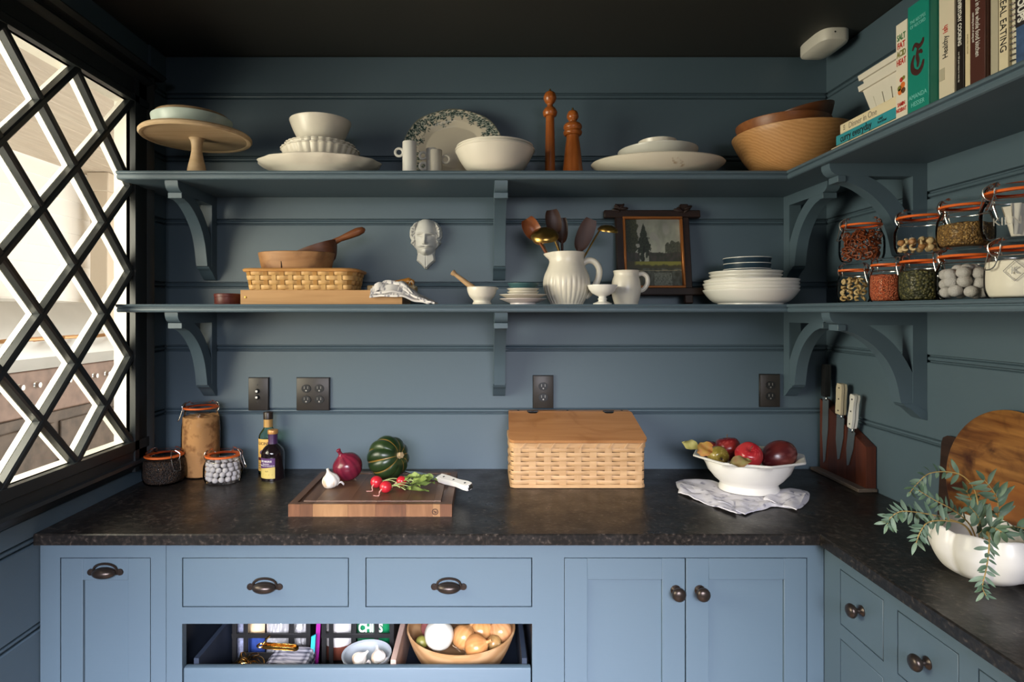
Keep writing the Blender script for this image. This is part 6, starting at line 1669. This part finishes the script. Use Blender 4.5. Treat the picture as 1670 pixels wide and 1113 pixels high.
# ---------------------------------------------------------------- white pumpkin vase and eucalyptus
vx, vy = XX(1606, 1.262), 1.262-DW
th = thing('pumpkin_vase', 'white pumpkin-shaped ceramic vase at the right front of the worktop', 'vase', (vx, vy, ZC))
pr = sp2([(0, .002), (.040, .0), (.052, .003), (.078, .020), (.0955, .050), (.0985, .074), (.0930, .096), (.0900, .103)], 6)+[(.0870, .104), (.0885, .090), (.092, .07), (.088, .05), (.07, .022), (0, .014)]
V, Fc = lathe(pr, 128, lambda a, t: 1+(.135*abs(cos(a*4+.5))**.42-.115)*sst(.06, .2, t)*(1-.5*sst(.8, .95, t)))
for p in V:
    if p.z > .085: p.z += .007*abs(cos(4*atan2(p.y, p.x)+.5))*sst(.085, .104, p.z)-.004*sst(.085, .104, p.z)
part('body', (V, Fc), plain('white_vase_glaze', (.80, .76, .70, 1), .32), th, 60)
LM = [mesh(leafmesh_ if False else grid((lambda l, w, b: (lambda u, v: (l*u, w*(sin(pi*u**.85)**.8+.02)*(v-.5)*2, .18*w*abs((v-.5)*2)-b*sin(pi*u))))(l, w, b), 9, 5), 70, 'leaf') for l, w, b in ((.038, .0052, .002), (.031, .0050, -.002), (.044, .0058, .004), (.024, .0050, .001))]
LMAT = [plain('eucalyptus_leaf', C(92, 116, 92), .55, var=.2, bscale=40), plain('eucalyptus_leaf_b', C(74, 98, 74), .55, var=.2, bscale=40), plain('eucalyptus_leaf_c', C(112, 132, 108), .55, var=.2, bscale=40)]
for k, m_ in enumerate(LM): m_.materials.append(LMAT[k % 3])
STE = plain('eucalyptus_stem', C(168, 138, 78), .6)
def sprig(lab, pts, n, sc_=1.0, seed=0, start=.12):
    rd = random.Random(seed)
    P = spline([PX(*p) for p in pts], 8); o0 = P[0]
    th = thing('eucalyptus_sprig', lab, 'sprig', o0, 0, 'eucalyptus in the pumpkin vase')
    Q = [p-o0 for p in P]; m = len(Q)
    part('stem', tube(Q, [.0019*(1-.6*i/m) for i in range(m)], 6), STE, th)
    for k in range(n):
        t = start+(1-start)*(k+.5)/n; i = min(m-2, int(t*(m-1))); d = (Q[i+1]-Q[i]).normalized(); p = Q[i].lerp(Q[i+1], t*(m-1)-i)
        side = d.cross(Vector((rd.uniform(-.5, .5), -1, rd.uniform(-.2, .6)))).normalized()
        for s in (-1, 1):
            if k == n-1 and s == 1: dirn = d
            else: dirn = (side*s*rd.uniform(.7, 1)+d*rd.uniform(.35, .8)+Vector((0, rd.uniform(-.4, .2), rd.uniform(-.25, .2)))).normalized()
            up = (Vector((-.25, -.75, .6))+Vector((rd.uniform(-.6, .6), rd.uniform(-.4, .4), rd.uniform(-.5, .5)))).normalized()
            y = up.cross(dirn).normalized(); z = dirn.cross(y)
            lf = bpy.data.objects.new('leaf', rd.choice(LM)); COL.objects.link(lf); lf.parent = th
            q = sc_*rd.uniform(.75, 1.1)*(1-.35*t)
            lf.matrix_local = Matrix.Translation(p) @ Matrix((dirn, y, z)).transposed().to_4x4() @ Matrix.Diagonal((q, q, q, 1))
DV = 1.262
sprig('long eucalyptus sprig arching over to the upper left of the vase', [(1600, 905, DV), (1596, 862, DV), (1592, 806, 1.27), (1572, 778, 1.28), (1545, 770, 1.285), (1515, 773, 1.285), (1496, 789, 1.28), (1484, 804, 1.28)], 10, 1.0, 1, .45)
sprig('eucalyptus sprig pointing left in front of the dark board', [(1598, 905, DV), (1584, 860, 1.25), (1555, 833, 1.25), (1522, 815, 1.25), (1498, 800, 1.25)], 12, .95, 2, .32)
sprig('eucalyptus sprig reaching farthest left over the worktop', [(1596, 905, DV), (1578, 862, 1.25), (1540, 845, 1.23), (1495, 836, 1.21), (1468, 835, 1.20), (1452, 845, 1.20), (1447, 855, 1.20)], 16, .95, 3, .30)
sprig('eucalyptus sprig drooping low at the left of the vase', [(1598, 905, DV), (1576, 860, 1.24), (1545, 850, 1.21), (1515, 852, 1.19), (1502, 866, 1.18), (1494, 886, 1.18)], 12, .95, 4, .35)
sprig('upright eucalyptus sprig in front of the round board', [(1622, 905, DV), (1626, 860, DV), (1628, 828, 1.25), (1622, 805, 1.24), (1604, 782, 1.24)], 9, 1.35, 5, .32)
sprig('eucalyptus sprig hanging down the front of the white vase', [(1608, 905, DV), (1610, 869, 1.20), (1613, 880, 1.150), (1612, 905, 1.132), (1607, 935, 1.132), (1602, 957, 1.132), (1608, 972, 1.13)], 13, .85, 6, .30)
sprig('eucalyptus sprig leaning over the right of the vase', [(1622, 905, DV), (1634, 866, 1.23), (1655, 860, 1.19), (1676, 866, 1.17), (1690, 882, 1.16)], 10, .95, 7, .30)
sprig('short broad-leaved eucalyptus sprig in the middle of the vase', [(1606, 905, DV), (1600, 862, 1.24), (1594, 842, 1.22), (1580, 826, 1.21)], 8, 1.3, 8, .3)
sprig('eucalyptus sprig standing behind the middle of the vase', [(1606, 905, DV), (1598, 858, 1.28), (1588, 826, 1.29), (1576, 800, 1.30)], 9, 1.1, 9, .35)
sprig('leafy eucalyptus sprig lying over the front lip of the vase', [(1612, 905, DV), (1614, 866, 1.22), (1622, 862, 1.18), (1640, 872, 1.16)], 8, 1.25, 10, .3)

# ---------------------------------------------------------------- things in the open drawer
WB = wood('pale_bowl_wood', (.40, .215, .09, 1), (.52, .31, .15, 1), 'x', 3, .5, 6, rings=8)
obx, oby = -.068, 1.722-DW
wbowl('wooden_bowl', 'pale wooden bowl full of onions in the open drawer', (obx, oby, ZD+.0005), .158, .118, WB, .50)
ON = [('white_onion', 'large white onion at the front left of the drawer bowl', (.70, .67, .58), (.62, .60, .50), 716, 1036, 1.645, .041, (8, 0)),
      ('brown_onion', 'brown onion behind the white onion, with its root end to the right', (.46, .20, .06), (.58, .30, .12), 756, 1040, 1.668, .034, (40, -30)),
      ('brown_onion', 'large golden brown onion at the back right of the drawer bowl', (.50, .21, .055), (.62, .33, .13), 783, 1030, 1.72, .039, (0, -10)),
      ('brown_onion', 'copper brown onion lying at the front of the drawer bowl', (.44, .175, .05), (.56, .27, .10), 777, 1056, 1.63, .034, (60, 10)),
      ('brown_onion', 'brown onion half hidden at the far right of the drawer bowl', (.44, .20, .07), (.56, .30, .14), 816, 1030, 1.71, .034, (-30, 0)),
      ('small_onion', 'small brown onion tucked at the right rim of the drawer bowl', (.30, .16, .05), (.44, .27, .10), 806, 1050, 1.665, .022, (70, 40)),
      ('red_shallot', 'dusky red onion behind the white onion in the drawer bowl', (.17, .05, .05), (.27, .09, .08), 706, 1022, 1.73, .036, (-40, 20))]
for nm, lab, cA, cB, px, py, D, R, tl in ON:
    p = PX(px, py, D); th = thing(nm, lab, 'onion', p-Vector((0, 0, R*.92))); onion_parts(th, R, cA, cB, tl, nm != 'white_onion' and R < .04)
p = PX(688, 1048, 1.665); th = thing('green_lime', 'small yellow-green lime at the left of the drawer bowl', 'lime', p)
part('body', ball(.017, 16, 10, 1.1, 1, 1), plain('lime_skin', (.20, .19, .04, 1), .4, var=.2), th); part('nub', mv(ball(.005, 10, 6), .0185, 0, 0), plain('lime_skin', (.20, .19, .04, 1), .4, var=.2), th)
# grey bowl with garlic
p = PX(598, 1075, 1.625)
th = thing('grey_bowl', 'small pale grey bowl with garlic in the open drawer', 'bowl', (p.x, p.y, ZD+.0005))
part('body', lathe(dish(.066, .094, .55, .004, .002, .6), 52), plain('pale_blue_grey_glaze', (.36, .40, .42, 1), .3), th)
th = thing('garlic_bulb', 'garlic bulb at the left in the grey drawer bowl', 'garlic', PX(586, 1077, 1.615)-Vector((0, 0, .016))); garlic_parts(th, .021, (50, -20))
th = thing('garlic_bulb', 'garlic bulb with papery cloves at the right in the grey drawer bowl', 'garlic', PX(617, 1072, 1.620)-Vector((0, 0, .016))); garlic_parts(th, .020, (-20, -40))
# black lattice crates
def crate(lab, xa, xb, ya, yb, H, xs, zs):
    th = thing('wire_crate', lab, 'crate', (xa, ya, ZD+.0005), 0, 'black lattice crates')
    w, d = xb-xa, yb-ya; b = .0065
    for z in zs: part('front_rail', box(0, w, -.003, .003, z-b, z+b, .001), BLACK, th)
    for x in xs: part('front_bar', box(x-b, x+b, -.0026, .0026, 0, H, .001), BLACK, th)
    part('base', box(0, w, 0, d, 0, .004), BLACK, th)
    for x in (0, w-.005): part('side', box(x, x+.005, .003, d, .004, H*.8), BLACK, th)
    part('back', box(0, w, d-.004, d, .004, H), BLACK, th)
yc = 1.70-DW
def cxp(px): return XX(px, 1.70)
crate('black lattice crate of foil packets at the left of the open drawer', cxp(378), cxp(506), yc, yc+.26, .175, [.008, cxp(401)-cxp(378), cxp(476)-cxp(378), cxp(503)-cxp(378)], [.104, .168])
crate('black lattice crate of snack bags in the middle of the open drawer', cxp(524), cxp(642), yc, yc+.26, .175, [.008, cxp(540)-cxp(524), cxp(577)-cxp(524), cxp(614)-cxp(524), cxp(639)-cxp(524)], [.104, .168])
def bag(name, lab, px0, px1, D, z0, z1, mat, thick=.022, tilt=0, crumple=.003):
    xa, xb = XX(px0, D), XX(px1, D); w = xb-xa; h = z1-z0
    th = thing(name, lab, 'packet', ((xa+xb)/2, D-DW, z0))
    def f(s):
        def g_(u, v):
            b = (sin(pi*u)*sin(pi*v))**.6 if 0 < u < 1 and 0 < v < 1 else 0
            return ((u-.5)*w*(1-.06*sin(pi*v)), s*(thick*b)+crumple*nz(u*9, v*9, px0)*b, v*h)
        return g_
    A = grid(f(-1), 20, 20); B = flip(grid(f(1), 20, 20))
    o = part('wrapper', join(A, B), mat, th, 60); return th, f(-1), w, h
GRNB = plain('green_bag', (.010, .20, .075, 1), .3)
th, f, w, h = bag('chip_bag', 'green snack bag with large white letters in the middle crate', 581, 637, 1.745, ZD+.006, ZD+.150, GRNB)
o = text('CHIPS', .036, (-.004, -.0235, .108), (1, 0, 0), (0, 0, 1), INKW, th, 'CENTER', 'lettering', .0014, squeeze=.74)
text('lite', .018, (.004, -.0215, .055), (1, 0, 0), (0, 0, 1), INKW, th, 'CENTER', 'lettering', .0006)
part('red_flash', mv(box(-.030, .040, -.002, .0, .130, .142), 0, -.014, 0), plain('red_print', C(206, 52, 34), .4), th)
th, f, w, h = bag('flour_bag', 'white paper bag with a brown base in the middle crate', 529, 574, 1.745, ZD+.006, ZD+.160, plain('white_bag', (.66, .64, .62, 1), .5), .026)
part('brown_base', grid(lambda u, v: (f(u, v*.34)[0]*1.004, f(u, v*.34)[1]-.0012, f(u, v*.34)[2]), 18, 8), plain('brown_bag_base', C(108, 56, 40), .6, var=.3), th)
FOIL = plain('crinkled_foil', (.72, .70, .68, 1), .30, metal=.45, bump=1.0, bscale=70, var=.5)
th, f, w, h = bag('foil_packet', 'crinkled silver foil packet in the left crate', 434, 472, 1.735, ZD+.006, ZD+.150, FOIL, .018, crumple=.012)
th, f, w, h = bag('foil_packet', 'smaller crinkled silver packet at the right end of the left crate', 479, 501, 1.735, ZD+.006, ZD+.148, FOIL, .014, crumple=.012)
th, f, w, h = bag('white_packet', 'white and navy patterned packet at the left end of the left crate', 382, 399, 1.735, ZD+.006, ZD+.155, plain('navy_white_print', (.30, .33, .45, 1), .4, var=.9, bscale=90), .012)
th, f, w, h = bag('blue_packet', 'shiny blue and cream packet in the left crate beside the foil', 403, 433, 1.738, ZD+.006, ZD+.145, plain('blue_packet_film', (.03, .06, .22, 1), .2), .014)
part('cream_top', grid(lambda u, v: (f(u, .62+.38*v)[0], f(u, .62+.38*v)[1]-.001, f(u, .62+.38*v)[2]), 16, 8), plain('cream_print', C(236, 206, 160), .4), th)
def card(lab, px0, px1, D, z0, z1, lean, mat):
    th = thing('thin_packet', lab, 'packet', (XX((px0+px1)/2, D), D-DW, z0))
    w = XX(px1, D)-XX(px0, D)
    part('sleeve', rot(extr([(-w*.4, 0), (w*.25, 0), (w*.6, z1-z0), (-w*.1, z1-z0-.006)], 'y', -.0035, .0035), 'X', lean), mat, th)
card('turquoise thin packet standing between the two crates', 503, 513, 1.668, ZD+.0005, ZD+.122, -4, plain('turquoise_film', (.03, .36, .44, 1), .3))
card('magenta thin packet standing between the two crates', 511, 521, 1.700, ZD+.0005, ZD+.142, -4, plain('magenta_film', (.30, .02, .24, 1), .3))
# gingham cloth and gold clips
gx0, gx1 = XX(438, 1.62), XX(505, 1.62)
th = thing('gingham_cloth', 'folded black and white checked cloth in the open drawer', 'cloth', (gx0, 1.585-DW, ZD+.0005))
def gc(c): 
    a = (c.x % .016) < .008; b = ((c.y*.9+c.z*.9) % .016) < .008
    return (.015, .015, .03) if a and b else ((.22, .22, .26) if a or b else (.62, .60, .62))
w = gx1-gx0
for k in range(2):
    pr = [(0, 0), (w-.012, 0), (w-.003, .006), (w, .016), (w-.004, .030), (w-.014, .038), (.02, .040), (0, .034)]
    V, Fc = grid(lambda u, v: (0, 0, 0), 2, 2)
    P = spline([(a, b, 0) for a, b in pr], 6); n = len(P)
    V = []; Fc = []
    for jy in range(16):
        y = .092*jy/15
        for q in P: V.append(Vector((q.x+.003*nz(q.x*30, y*40, k), y+.003*sin(q.x*60), .001+q.y*1.05+k*.044+.0025*nz(q.x*40, y*50, k+3)*(q.y > .012)+(.003*(1-y/.092) if k else 0))))
    for jy in range(15):
        for q in range(n-1): Fc.append((jy*n+q, jy*n+q+1, (jy+1)*n+q+1, (jy+1)*n+q))
    o = part('fold', (V, Fc), vmat('gingham', .85, .1), th, 70); vcol(o, gc)
th = thing('clip_tray', 'low dark tray of gold clips at the front left of the drawer', 'tray', (XX(376, 1.60), 1.560-DW, ZD+.0005))
tw = gx0-.003-XX(376, 1.60)
part('floor', box(0, tw, 0, .115, .050, .054), BLACK, th)
for a in (box(0, .003, 0, .115, 0, .070), box(tw-.003, tw, 0, .115, 0, .070), box(.003, tw-.003, 0, .003, 0, .070), box(.003, tw-.003, .112, .115, 0, .070)): part('side', a, BLACK, th)
rd = random.Random(12); tx, ty, tz = XX(376, 1.60), 1.560-DW, ZD+.0545
cp = None
for k in range(16):
    x = tx+.012+rd.random()*(tw-.03); y = ty+.014+rd.random()*.085; z = tz+.006+.011*(k % 3)
    if cp is None:
        cp = thing('gold_clip', 'small bent gold clip in the dark drawer tray', 'clip', (x, y, z), 0, 'gold clips in the drawer tray')
        part('spring', tube(spline([(-.018, 0, 0), (-.008, .003, .006), (.004, .004, .008), (.016, .002, .004), (.021, 0, -.002)], 4), [.0012]*3+[.0026]*10+[.0014]*4, 7, flat=.6), GOLD, cp)
        part('jaw', tube(spline([(-.016, -.004, -.002), (-.004, -.006, .002), (.012, -.004, -.002), (.020, -.001, -.003)], 4), .0016, 6, flat=.6), GOLD, cp)
        cp.rotation_euler = (rd.uniform(-.7, .7), rd.uniform(-.4, .4), rd.uniform(0, 6.28))
    else: dup(cp, (x, y, z), rot=(rd.uniform(-.7, .7), rd.uniform(-.4, .4), rd.uniform(0, 6.28)))
p = PX(424, 1055, 1.60)
th = thing('gold_bar_clip', 'large flat gold clip with a round eye on top of the drawer clips', 'clip', (p.x, p.y, p.z-.002), radians(-6))
part('arm', join(box(.010, .100, -.009, .009, 0, .0022, .001), box(.010, .100, -.009, -.0065, .0022, .010, .001), box(.010, .100, .0065, .009, .0022, .010, .001)), GOLD, th)
part('rounded_end', mv(lathe([(0, 0), (.009, 0), (.009, .006), (0, .006)], 20), .100, 0, 0), GOLD, th)
part('eye', mv(ring(.0085, .0028, 22, 8), .002, 0, .005), GOLD, th)
for k in range(12): part('ridge', box(.030+k*.0045, .0320+k*.0045, -.0062, .0062, .0024, .0042), GOLD, th)
part('thumb_wing', tube(spline([(.006, .004, .006), (.014, .010, .018), (.022, .012, .026)], 4), [.0022]*4+[.0045]*5, 8, flat=.5), GOLD, th)
